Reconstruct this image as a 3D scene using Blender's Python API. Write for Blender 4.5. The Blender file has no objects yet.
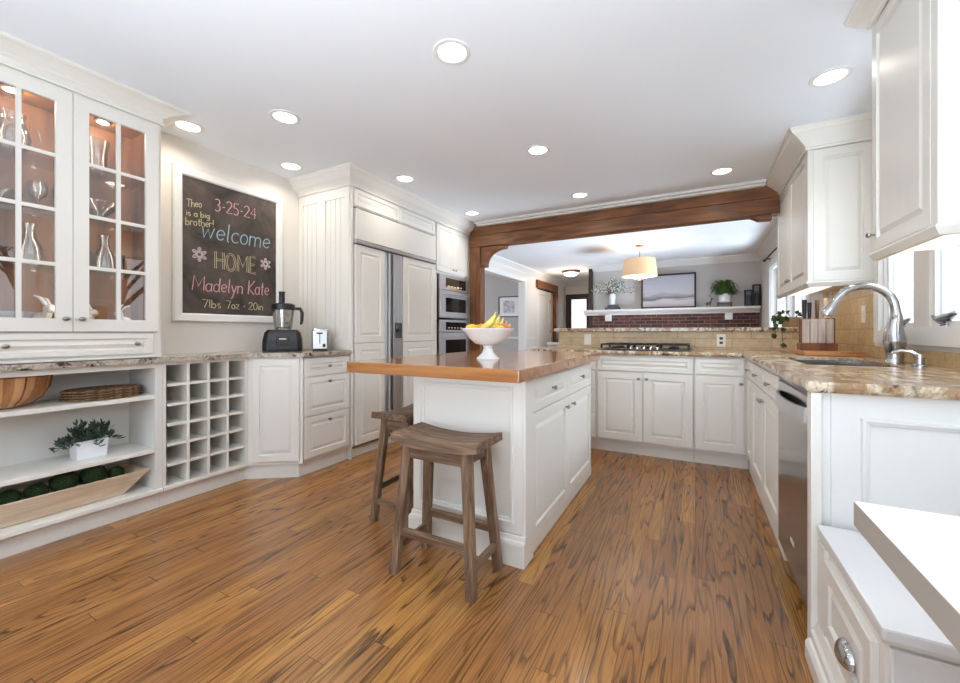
import bpy, bmesh, math, random
from mathutils import Matrix, Vector
PI = math.pi
random.seed(7)
scene = bpy.context.scene
COL = scene.collection

# ------------------------------------------------------------------ camera
F, VX, HY, CH = 400.0, 695.0, 332.0, 1.08
yaw = math.atan((VX - 480) / F)
cam_data = bpy.data.cameras.new('camera')
cam = bpy.data.objects.new('camera', cam_data)
COL.objects.link(cam)
cam.location = (0, 0, CH)
cam.rotation_euler = (PI / 2, 0, yaw)
cam_data.sensor_fit = 'HORIZONTAL'
cam_data.sensor_width = 36.0
cam_data.lens = 36.0 * F / 960.0
cam_data.shift_y = -(683 / 2 - HY) / 960.0
cam_data.clip_start = 0.03
cam_data.clip_end = 200
scene.camera = cam

# ------------------------------------------------------------------ world, light, exposure
world = bpy.data.worlds.new('sky')
scene.world = world
world.use_nodes = True
wn = world.node_tree.nodes
wl = world.node_tree.links
wn.clear()
wo = wn.new('ShaderNodeOutputWorld')
bg = wn.new('ShaderNodeBackground')
tc = wn.new('ShaderNodeTexCoord')
sep = wn.new('ShaderNodeSeparateXYZ')
ramp = wn.new('ShaderNodeValToRGB')
ramp.color_ramp.elements[0].position = 0.45
ramp.color_ramp.elements[0].color = (0.95, 0.96, 1.0, 1)
ramp.color_ramp.elements[1].position = 1.0
ramp.color_ramp.elements[1].color = (0.55, 0.72, 1.0, 1)
wl.new(tc.outputs['Generated'], sep.inputs[0])
wl.new(sep.outputs['Z'], ramp.inputs[0])
wl.new(ramp.outputs[0], bg.inputs['Color'])
bg.inputs['Strength'].default_value = 1.2
wl.new(bg.outputs[0], wo.inputs[0])

def area_light(name, loc, rot, sx, sy, power, color=(1, 1, 1)):
    d = bpy.data.lights.new(name, 'AREA')
    d.shape = 'RECTANGLE'
    d.size = sx
    d.size_y = sy
    d.energy = power
    d.color = color
    o = bpy.data.objects.new(name, d)
    COL.objects.link(o)
    o.location = loc
    o.rotation_euler = rot
    return o

DAY = (0.77, 0.915, 1.08)
# daylight lamps: sky above each window, upward fill added below for the ceiling
area_light('sky_over_sink_window', (2.6, 2.88, 3.3), (0, math.radians(48), 0), 2.2, 2.6, 330, DAY)
area_light('sky_over_bench_window', (2.6, 0.75, 3.3), (0, math.radians(48), 0), 2.2, 2.6, 90, DAY)
area_light('upward_fill_bench_window', (2.1, 0.75, -0.3), (0, math.radians(132), 0), 1.4, 2.6, 60, DAY)
area_light('upward_fill_sink_window', (2.1, 2.88, -0.3), (0, math.radians(128), 0), 1.4, 2.2, 150, DAY)
area_light('daylight_rear_window', (-1.1, -2.62, 1.45), (math.radians(96), 0, 0), 3.3, 1.35, 42, DAY)
area_light('upward_fill_rear_window', (-1.1, -3.5, -0.3), (math.radians(132), 0, 0), 4.0, 1.4, 160, DAY)
area_light('sky_over_patio_door', (2.9, 6.3, 3.4), (0, math.radians(50), 0), 2.4, 3.0, 200, DAY)
area_light('upward_fill_patio_door', (2.2, 6.3, -0.4), (0, math.radians(120), 0), 1.6, 2.6, 560, DAY)
area_light('side_room_area_light', (-5.4, 3.4, 1.5), (math.radians(92), 0, 0), 2.6, 1.6, 70, DAY)  # unseen area lamp inside the side room; no window is built there
# unseen fill lamp added behind the camera, thrown up to brighten the ceiling
area_light('added_ceiling_fill', (-0.45, -1.15, 0.8), (math.radians(150), 0, 0), 2.0, 1.6, 68, (0.85, 0.945, 1.03)).data.spread = math.radians(135)

scene.view_settings.view_transform = 'Standard'
scene.view_settings.look = 'None'
scene.view_settings.gamma = 1.0
scene.view_settings.use_curve_mapping = False
scene.view_settings.exposure = 0.40
scene.cycles.max_bounces = 10
scene.cycles.diffuse_bounces = 5
scene.cycles.glossy_bounces = 4
scene.cycles.transparent_max_bounces = 16
scene.cycles.caustics_reflective = False
scene.cycles.caustics_refractive = False
scene.cycles.sample_clamp_indirect = 6.0
scene.cycles.use_denoising = True

# ------------------------------------------------------------------ materials
def newmat(name):
    m = bpy.data.materials.new(name)
    m.use_nodes = True
    nt = m.node_tree
    b = nt.nodes['Principled BSDF']
    return m, nt, b

def srgb(r, g, b):
    f = lambda c: (c / 255 / 12.92) if c / 255 <= 0.04045 else ((c / 255 + 0.055) / 1.055) ** 2.4
    return (f(r), f(g), f(b), 1)

class NT:
    """tiny node helper"""
    def __init__(s, nt): s.nt = nt; s.n = nt.nodes; s.l = nt.links
    def add(s, t, **kw):
        x = s.n.new(t)
        for k, v in kw.items(): setattr(x, k, v)
        return x
    def put(s, sock, v):
        if hasattr(v, 'is_output') or isinstance(v, bpy.types.NodeSocket): s.l.new(v, sock)
        else: sock.default_value = v
    def math(s, op, a, b=0.0, c=None):
        x = s.add('ShaderNodeMath', operation=op)
        s.put(x.inputs[0], a); s.put(x.inputs[1], b)
        if c is not None: s.put(x.inputs[2], c)
        return x.outputs[0]
    def mix(s, f, a, b, mode='MIX'):
        x = s.add('ShaderNodeMix', data_type='RGBA', blend_type=mode)
        s.put(x.inputs[0], f); s.put(x.inputs[6], a); s.put(x.inputs[7], b)
        return x.outputs[2]
    def ramp(s, f, stops, interp='LINEAR'):
        x = s.add('ShaderNodeValToRGB')
        x.color_ramp.interpolation = interp
        e = x.color_ramp.elements
        e[0].position, e[0].color = stops[0]
        e[1].position, e[1].color = stops[1]
        for p, c in stops[2:]:
            q = e.new(p); q.color = c
        s.put(x.inputs[0], f)
        return x.outputs[0]
    def noise(s, vec, scale, detail=3, rough=0.5, dist=0.0):
        x = s.add('ShaderNodeTexNoise')
        s.l.new(vec, x.inputs['Vector'])
        x.inputs['Scale'].default_value = scale; x.inputs['Detail'].default_value = detail
        x.inputs['Roughness'].default_value = rough; x.inputs['Distortion'].default_value = dist
        return x.outputs[0]
    def obj(s): return s.add('ShaderNodeTexCoord').outputs['Object']
    def mapping(s, vec, scale=(1, 1, 1), rot=(0, 0, 0), loc=(0, 0, 0)):
        x = s.add('ShaderNodeMapping'); s.l.new(vec, x.inputs[0])
        x.inputs['Scale'].default_value = scale; x.inputs['Rotation'].default_value = rot; x.inputs['Location'].default_value = loc
        return x.outputs[0]
    def bump(s, h, strength, dist=0.002):
        x = s.add('ShaderNodeBump'); x.inputs['Strength'].default_value = strength; x.inputs['Distance'].default_value = dist
        s.l.new(h, x.inputs['Height']); return x.outputs[0]

def simple(name, col, rough=0.5, metal=0.0, coat=0.0, var=0.0, spec=None, bump=0.0, bscale=60):
    m, nt, b = newmat(name)
    b.inputs['Roughness'].default_value = rough
    b.inputs['Metallic'].default_value = metal
    b.inputs['Coat Weight'].default_value = coat
    if spec is not None: b.inputs['Specular IOR Level'].default_value = spec
    N = NT(nt)
    f = N.noise(N.obj(), bscale if bump else 4, 3)
    c2 = tuple(max(0, c * (1 - var)) for c in col[:3]) + (1,)
    if var: N.l.new(N.mix(f, col, c2), b.inputs['Base Color'])
    else: b.inputs['Base Color'].default_value = col
    if bump: N.l.new(N.bump(f, bump), b.inputs['Normal'])
    return m

M = {}
M['cab'] = simple('cabinet_paint', srgb(232, 229, 222), 0.38, var=0.015)
M['cab_in'] = simple('cabinet_interior_paint', srgb(226, 224, 220), 0.5, var=0.02)
M['trimw'] = simple('white_trim_paint', srgb(230, 229, 226), 0.42, var=0.02)
M['ceil'] = simple('ceiling_paint', srgb(236, 240, 245), 0.9, var=0.015, bump=0.03, bscale=90)
M['wall'] = simple('greige_wall_paint', srgb(226, 220, 213), 0.85, var=0.02, bump=0.03, bscale=120)
M['wall_grey'] = simple('grey_wall_paint', srgb(196, 191, 186), 0.85, var=0.02, bump=0.03, bscale=120)
M['white'] = simple('white_glazed_ceramic', srgb(238, 241, 244), 0.18, coat=0.4, var=0.01)
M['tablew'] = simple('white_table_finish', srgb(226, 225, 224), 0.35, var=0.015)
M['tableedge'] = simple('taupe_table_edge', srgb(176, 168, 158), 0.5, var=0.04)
M['steel'] = simple('stainless_steel', srgb(206, 206, 208), 0.36, metal=1.0)
M['steel_dark'] = simple('dark_stainless_steel', srgb(168, 165, 162), 0.15, metal=1.0)
M['chrome'] = simple('brushed_chrome', srgb(190, 190, 192), 0.18, metal=1.0)
M['pewter'] = simple('pewter_knob', srgb(158, 152, 144), 0.28, metal=1.0)
M['silver'] = simple('silver_ornament', srgb(150, 152, 158), 0.25, metal=1.0)
M['black'] = simple('black_plastic', srgb(24, 23, 24), 0.3, var=0.1)
M['blackglass'] = simple('black_oven_glass', srgb(14, 14, 16), 0.06, coat=0.5)
M['iron'] = simple('cast_iron', srgb(22, 21, 22), 0.55, bump=0.2)
M['chalk_p'] = simple('pink_chalk', srgb(214, 166, 166), 0.95, var=0.25, bump=0.3, bscale=300)
M['chalk_y'] = simple('yellow_chalk', srgb(208, 198, 158), 0.95, var=0.25, bump=0.3, bscale=300)
M['chalk_b'] = simple('blue_chalk', srgb(160, 188, 200), 0.95, var=0.25, bump=0.3, bscale=300)
M['chalk_w'] = simple('lilac_chalk', srgb(216, 196, 206), 0.95, var=0.25, bump=0.3, bscale=300)
M['lemon'] = simple('lemon_skin', srgb(240, 196, 50), 0.4, var=0.15, bump=0.15, bscale=90)
M['orange'] = simple('orange_skin', srgb(238, 150, 30), 0.42, var=0.15, bump=0.2, bscale=120)
M['banana'] = simple('banana_skin', srgb(240, 214, 112), 0.45, var=0.2)
M['peach'] = simple('peach_skin', srgb(232, 130, 100), 0.55, var=0.4)
M['stemb'] = simple('dark_stem', srgb(60, 48, 26), 0.7)
M['leafd'] = simple('dusty_green_leaf', srgb(70, 90, 74), 0.55, var=0.35)
M['leafg'] = simple('fern_green', srgb(74, 102, 34), 0.6, var=0.4)
M['leafp'] = simple('pothos_leaf', srgb(52, 74, 36), 0.45, var=0.3)
M['gyp'] = simple('tiny_white_blossom', srgb(226, 226, 214), 0.8)
M['twig'] = simple('green_twig', srgb(86, 92, 62), 0.8)
M['darkbrown'] = simple('dark_brown_wood', srgb(58, 36, 26), 0.5, var=0.3)
M['greybox'] = simple('grey_book_cloth', srgb(92, 92, 94), 0.7, var=0.1)
M['tanpot'] = simple('tan_stoneware', srgb(160, 134, 104), 0.7, var=0.1)
M['bronze'] = simple('bronze_figurine', srgb(120, 84, 60), 0.45, metal=0.4, var=0.3)
M['ground'] = simple('winter_lawn', srgb(170, 168, 150), 0.95, var=0.3)
M['bark'] = simple('bare_bark', srgb(86, 76, 74), 0.9, var=0.3)
M['plate'] = simple('white_switch_plastic', srgb(236, 232, 222), 0.35)
M['slot'] = simple('socket_slot', srgb(70, 66, 62), 0.6)
M['siding'] = simple('exterior_paint', srgb(215, 212, 205), 0.8)

def emissive(name, col, strength):
    m, nt, b = newmat(name)
    b.inputs['Base Color'].default_value = col
    b.inputs['Emission Color'].default_value = col
    b.inputs['Emission Strength'].default_value = strength
    return m
M['lamp'] = emissive('downlight_lens', (1.0, 0.97, 0.92, 1), 3.5)
M['lampw'] = emissive('frosted_lit_glass', (1.0, 0.95, 0.86, 1), 1.6)
M['strip'] = emissive('under_cabinet_lamp', (1.0, 0.96, 0.90, 1), 0.9)
M['shade'] = emissive('lit_linen_shade', srgb(222, 188, 148), 0.2)

def glass(name, tint=(1, 1, 1, 1), gl=0.12, rough=0.0):
    m = bpy.data.materials.new(name); m.use_nodes = True
    N = NT(m.node_tree); N.n.clear()
    o = N.add('ShaderNodeOutputMaterial'); mx = N.add('ShaderNodeMixShader')
    t = N.add('ShaderNodeBsdfTransparent'); g = N.add('ShaderNodeBsdfGlossy')
    t.inputs[0].default_value = tint; g.inputs['Roughness'].default_value = rough
    lw = N.add('ShaderNodeLayerWeight'); lw.inputs[0].default_value = 0.3
    f = N.math('MULTIPLY_ADD', lw.outputs['Fresnel'], 0.6, gl)
    N.l.new(f, mx.inputs[0]); N.l.new(t.outputs[0], mx.inputs[1]); N.l.new(g.outputs[0], mx.inputs[2])
    N.l.new(mx.outputs[0], o.inputs[0])
    return m
M['pane'] = glass('window_glass', gl=0.02)
M['doorglass'] = glass('cabinet_door_glass', gl=0.09)
M['ware'] = glass('clear_glassware', (0.96, 0.97, 0.97, 1), 0.2, 0.02)
M['shelfglass'] = glass('glass_shelf', (0.95, 0.97, 0.96, 1), 0.08)

def wood(name, c_dark, c_mid, c_light, axis=1, scale=1.0, rough=0.4, coat=0.0, lines=9.0, fine=0.35, bump=0.15, stretch=0.12):
    """grain runs along axis"""
    m, nt, b = newmat(name)
    N = NT(nt)
    sc = [scale * 6] * 3
    sc[axis] = scale * 6 * stretch
    v = N.mapping(N.obj(), tuple(sc))
    n1 = N.noise(v, 1.0, 2, 0.5, 0.4)
    r = N.math('FRACT', N.math('MULTIPLY', n1, lines))
    tri = N.math('ABSOLUTE', N.math('SUBTRACT', r, 0.5))
    sc2 = [scale * 90] * 3; sc2[axis] = scale * 3
    n2 = N.noise(N.mapping(N.obj(), tuple(sc2)), 1.0, 3, 0.6)
    f = N.math('ADD', N.math('MULTIPLY', tri, 1.2 * (1 - fine)), N.math('MULTIPLY', n2, fine + 0.15))
    col = N.ramp(f, [(0.12, c_dark), (0.75, c_light), (0.42, c_mid)])
    N.l.new(col, b.inputs['Base Color'])
    b.inputs['Roughness'].default_value = rough
    b.inputs['Coat Weight'].default_value = coat
    b.inputs['Coat Roughness'].default_value = 0.08
    N.l.new(N.bump(f, bump), b.inputs['Normal'])
    return m
for ax, s in ((0, 'x'), (1, 'y'), (2, 'z')):
    M['beam' + s] = wood('stained_timber_' + s, srgb(70, 38, 18), srgb(112, 66, 32), srgb(142, 90, 46), ax, 1.0, 0.45, 0.15, 6)
    M['stool' + s] = wood('weathered_wood_' + s, srgb(52, 36, 26), srgb(106, 80, 60), srgb(156, 128, 102), ax, 1.8, 0.6, 0, 5, 0.6, 0.35)
M['walnut_in'] = wood('hutch_interior_wood', srgb(88, 52, 26), srgb(126, 80, 44), srgb(154, 104, 62), 2, 0.7, 0.5, 0, 5)
M['palewood'] = wood('pale_dough_bowl_wood', srgb(186, 160, 134), srgb(214, 192, 166), srgb(230, 212, 188), 1, 1.2, 0.65, 0, 4, 0.5)
M['bowlwood'] = wood('acacia_bowl_wood', srgb(124, 78, 46), srgb(172, 118, 76), srgb(200, 148, 102), 2, 1.2, 0.45, 0.1, 3)
M['bowlpale'] = wood('acacia_bowl_sapwood', srgb(176, 124, 80), srgb(208, 160, 112), srgb(226, 184, 138), 2, 1.2, 0.45, 0.1, 3)
M['board'] = wood('cutting_board_wood', srgb(132, 82, 44), srgb(176, 118, 70), srgb(204, 148, 94), 0, 1.4, 0.45, 0, 4)
M['blockdark'] = wood('walnut_block', srgb(70, 36, 20), srgb(118, 66, 36), srgb(150, 88, 50), 2, 1.5, 0.4, 0.1, 4)
M['birch'] = wood('pale_slotted_slats', srgb(150, 134, 124), srgb(196, 184, 176), srgb(220, 212, 206), 2, 1.5, 0.45, 0, 4, 0.5)

def plank_mat(name, width, length, base, grain_dark, tones, rough, coat, lines, seam=0.018, along='Y'):
    m, nt, b = newmat(name)
    N = NT(nt)
    o = N.obj()
    s = N.add('ShaderNodeSeparateXYZ'); N.l.new(o, s.inputs[0])
    A, B = (s.outputs['X'], s.outputs['Y']) if along == 'Y' else (s.outputs['Y'], s.outputs['X'])
    u = N.math('DIVIDE', A, width)
    iu = N.math('FLOOR', u); fu = N.math('SUBTRACT', u, iu)
    wn1 = N.add('ShaderNodeTexWhiteNoise', noise_dimensions='1D'); N.l.new(iu, wn1.inputs['W'])
    v = N.math('DIVIDE', N.math('ADD', B, N.math('MULTIPLY', wn1.outputs[0], 7.3)), length)
    iv = N.math('FLOOR', v); fv = N.math('SUBTRACT', v, iv)
    cb = N.add('ShaderNodeCombineXYZ'); N.l.new(iu, cb.inputs[0]); N.l.new(iv, cb.inputs[1])
    wn2 = N.add('ShaderNodeTexWhiteNoise', noise_dimensions='2D'); N.l.new(cb.outputs[0], wn2.inputs['Vector'])
    rnd = wn2.outputs[0]
    # per-plank shifted coordinates for the grain
    gx = N.math('ADD', N.math('MULTIPLY', A, 8.0), N.math('MULTIPLY', rnd, 91.0))
    gy = N.math('ADD', N.math('MULTIPLY', B, 0.5), N.math('MULTIPLY', wn1.outputs[0], 37.0))
    g = N.add('ShaderNodeCombineXYZ'); N.l.new(gx, g.inputs[0]); N.l.new(gy, g.inputs[1]); N.l.new(N.math('MULTIPLY', rnd, 13.0), g.inputs[2])
    n1 = N.noise(g.outputs[0], 1.0, 3.0, 0.42, 0.35)
    n1 = N.math('ADD', n1, N.math('MULTIPLY', N.noise(N.mapping(o, (60, 9, 1) if along == 'Y' else (9, 60, 1)), 1.0, 3, 0.6), 0.014))
    fr = N.math('FRACT', N.math('MULTIPLY', n1, lines))
    ring = N.ramp(fr, [(0.0, (1, 1, 1, 1)), (0.34, (0, 0, 0, 1)), (0.92, (0, 0, 0, 1)), (1.0, (1, 1, 1, 1))])
    px = N.mapping(o, (170, 5, 1) if along == 'Y' else (5, 170, 1))
    pores = N.noise(px, 1.0, 3, 0.6)
    pore = N.ramp(pores, [(0.42, (0, 0, 0, 1)), (0.68, (1, 1, 1, 1))])
    brk = N.ramp(N.noise(N.mapping(o, (14, 2.2, 1) if along == 'Y' else (2.2, 14, 1)), 1.0, 3, 0.6), [(0.3, (0.25, 0.25, 0.25, 1)), (0.62, (1, 1, 1, 1))])
    tone = N.ramp(rnd, [(0.0, tones[0]), (1.0, tones[-1])] + [(i / (len(tones) - 1), c) for i, c in enumerate(tones[1:-1], 1)])
    soft = N.ramp(N.noise(N.mapping(o, (3.0, .7, 1)), 1.0, 2), [(0.3, (.86, .86, .86, 1)), (0.7, (1.1, 1.08, 1.04, 1))])
    tone = N.mix(1.0, tone, soft, 'MULTIPLY')
    k = N.math('MULTIPLY', ring, brk)
    col = N.mix(N.math('MULTIPLY', k, grain_dark), tone, base)
    col = N.mix(N.math('MULTIPLY', pore, 0.5 * grain_dark), col, base)
    e1 = N.math('LESS_THAN', fu, seam)
    e2 = N.math('LESS_THAN', fv, 0.0018)
    e = N.math('MAXIMUM', e1, e2)
    col = N.mix(N.math('MULTIPLY', e, 0.75), col, tuple(c * 0.35 for c in base[:3]) + (1,))
    N.l.new(col, b.inputs['Base Color'])
    b.inputs['Roughness'].default_value = rough
    b.inputs['Coat Weight'].default_value = coat
    b.inputs['Coat Roughness'].default_value = 0.12
    h = N.math('SUBTRACT', 1.0, N.math('MAXIMUM', e, N.math('MULTIPLY', k, 0.3)))
    N.l.new(N.bump(h, 0.12, 0.001), b.inputs['Normal'])
    return m
M['floor'] = plank_mat('oak_strip_floor', 0.076, 1.25, srgb(50, 28, 14), 0.95,
                       [srgb(150, 98, 54), srgb(176, 122, 64), srgb(158, 106, 60), srgb(192, 136, 72), srgb(154, 102, 60)], 0.27, 0.15, 17.0, 0.012)
M['butcher'] = wood('butcher_block_wood', srgb(120, 72, 36), srgb(156, 102, 56), srgb(176, 122, 72), 0, 0.8, 0.14, 0.35, 5.0, 0.5, 0.02)

def granite(name, base, tan, dark, red, amt=1.0, th=0.55):
    m, nt, b = newmat(name)
    N = NT(nt); o = N.obj()
    n1 = N.noise(N.mapping(o, (1.8, .8, 1)), 6, 6, 0.66, 1.2)
    n2 = N.noise(o, 26, 4, 0.65, 0.4)
    n3 = N.noise(o, 90, 3, 0.6)
    c = N.mix(N.ramp(n1, [(0.43, (0, 0, 0, 1)), (0.56, (1, 1, 1, 1))]), base, tan)
    c = N.mix(N.math('MULTIPLY', N.ramp(n3, [(0.48, (0, 0, 0, 1)), (0.62, (1, 1, 1, 1))]), 0.45), c, red)
    k = N.math('MULTIPLY', N.ramp(n2, [(th, (0, 0, 0, 1)), (th + .06, (1, 1, 1, 1))]), N.ramp(N.noise(o, 5.5, 3, 0.6, 0.5), [(0.45, (0, 0, 0, 1)), (0.58, (1, 1, 1, 1))]))
    c = N.mix(N.math('MULTIPLY', k, amt), c, dark)
    N.l.new(c, b.inputs['Base Color'])
    b.inputs['Roughness'].default_value = 0.2
    b.inputs['Coat Weight'].default_value = 0.1
    return m
M['gran_l'] = granite('granite_grey_cream', srgb(200, 190, 176), srgb(166, 150, 134), srgb(40, 28, 28), srgb(118, 98, 88), 1.0, 0.50)
M['gran_r'] = granite('granite_warm_lit', srgb(218, 204, 180), srgb(160, 128, 92), srgb(62, 46, 40), srgb(138, 108, 80), 0.9, 0.51)  # same stone as the left counter, warm window light put into its colour

def tiles(name, c1, c2, mortar, bw, bh, msize, plane, rough=0.5, offset=0.5, bump=0.4, var=0.5):
    m, nt, b = newmat(name)
    N = NT(nt); o = N.obj()
    rot = {'XZ': (-PI / 2, 0, 0), 'YZ': (-PI / 2, 0, -PI / 2)}[plane]
    s = N.add('ShaderNodeSeparateXYZ'); N.l.new(o, s.inputs[0])
    cb = N.add('ShaderNodeCombineXYZ')
    N.l.new(s.outputs['X' if plane == 'XZ' else 'Y'], cb.inputs[0]); N.l.new(s.outputs['Z'], cb.inputs[1])
    br = N.add('ShaderNodeTexBrick'); N.l.new(cb.outputs[0], br.inputs['Vector'])
    br.offset = offset
    br.inputs['Scale'].default_value = 1.0
    br.inputs['Brick Width'].default_value = bw; br.inputs['Row Height'].default_value = bh
    br.inputs['Mortar Size'].default_value = msize; br.inputs['Mortar Smooth'].default_value = 0.3
    br.inputs['Color1'].default_value = c1; br.inputs['Color2'].default_value = c2; br.inputs['Mortar'].default_value = mortar
    n = N.ramp(N.noise(o, 22, 4, 0.6, 0.6), [(0.3, (1 - var * .5,) * 3 + (1,)), (0.7, (1 + var * .2,) * 3 + (1,))])
    N.l.new(N.mix(1.0, br.outputs['Color'], n, 'MULTIPLY'), b.inputs['Base Color'])
    b.inputs['Roughness'].default_value = rough
    N.l.new(N.bump(N.math('SUBTRACT', 1.0, br.outputs['Fac']), bump, 0.004), b.inputs['Normal'])
    return m
M['tile_back'] = tiles('travertine_tile_back', srgb(212, 190, 156), srgb(200, 174, 138), srgb(182, 158, 126), 0.30, 0.085, 0.004, 'XZ', 0.45, 0.5, 0.3, 0.4)
M['tile_side'] = tiles('travertine_tile_side', srgb(206, 180, 134), srgb(188, 156, 108), srgb(170, 146, 110), 0.15, 0.11, 0.004, 'YZ', 0.4, 0.5, 0.3, 0.45)
M['brick'] = tiles('fireplace_brick', srgb(104, 62, 52), srgb(72, 46, 42), srgb(120, 104, 98), 0.2, 0.065, 0.008, 'XZ', 0.85, 0.5, 0.6, 0.7)

def chalk_mat():
    m, nt, b = newmat('chalkboard_slate')
    N = NT(nt); o = N.obj()
    n = N.noise(N.mapping(o, (3, 3, 3)), 1.0, 5, 0.65, 1.2)
    c = N.ramp(n, [(0.32, srgb(40, 34, 32)), (0.7, srgb(98, 86, 80))])
    N.l.new(c, b.inputs['Base Color']); b.inputs['Roughness'].default_value = 0.7
    return m
M['slate'] = chalk_mat()

def art_mat():
    m, nt, b = newmat('misty_lake_painting')
    N = NT(nt); o = N.obj()
    s = N.add('ShaderNodeSeparateXYZ'); N.l.new(o, s.inputs[0])
    n = N.noise(N.mapping(o, (2.2, 1, 9)), 1.0, 4, 0.55, 0.5)
    z = N.math('ADD', s.outputs['Z'], N.math('MULTIPLY', N.math('SUBTRACT', n, 0.5), 0.22))
    sky = N.ramp(z, [(0.02, srgb(196, 188, 192)), (0.6, srgb(176, 176, 188)), (0.15, srgb(208, 198, 198)), (0.2, srgb(120, 112, 116)), (0.235, srgb(150, 148, 156)), (0.3, srgb(196, 192, 196)), (0.42, srgb(186, 186, 196))])
    N.l.new(sky, b.inputs['Base Color']); b.inputs['Roughness'].default_value = 0.7
    return m
M['art'] = art_mat()

def print_mat():
    m, nt, b = newmat('small_framed_print')
    N = NT(nt); o = N.obj()
    n = N.noise(o, 14, 4, 0.6)
    c = N.ramp(n, [(0.42, srgb(222, 220, 222)), (0.62, srgb(170, 150, 172))])
    N.l.new(c, b.inputs['Base Color']); b.inputs['Roughness'].default_value = 0.6
    return m
M['print'] = print_mat()

def woven_mat():
    m, nt, b = newmat('woven_grass_fibre')
    N = NT(nt); o = N.obj()
    v = N.add('ShaderNodeTexVoronoi'); v.inputs['Scale'].default_value = 60
    N.l.new(N.mapping(o, (1, 1, 2.5)), v.inputs['Vector'])
    c = N.ramp(v.outputs['Distance'], [(0.0, srgb(176, 140, 98)), (0.8, srgb(74, 48, 32))])
    N.l.new(c, b.inputs['Base Color']); b.inputs['Roughness'].default_value = 0.85
    N.l.new(N.bump(v.outputs['Distance'], 0.8, 0.006), b.inputs['Normal'])
    return m
M['woven'] = woven_mat()

def moss_mat():
    m, nt, b = newmat('dark_moss')
    N = NT(nt); o = N.obj()
    n = N.noise(o, 160, 4, 0.7)
    c = N.ramp(n, [(0.35, srgb(18, 34, 20)), (0.7, srgb(70, 98, 48))])
    N.l.new(c, b.inputs['Base Color']); b.inputs['Roughness'].default_value = 1.0
    N.l.new(N.bump(n, 1.0, 0.01), b.inputs['Normal'])
    return m
M['moss'] = moss_mat()

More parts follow.
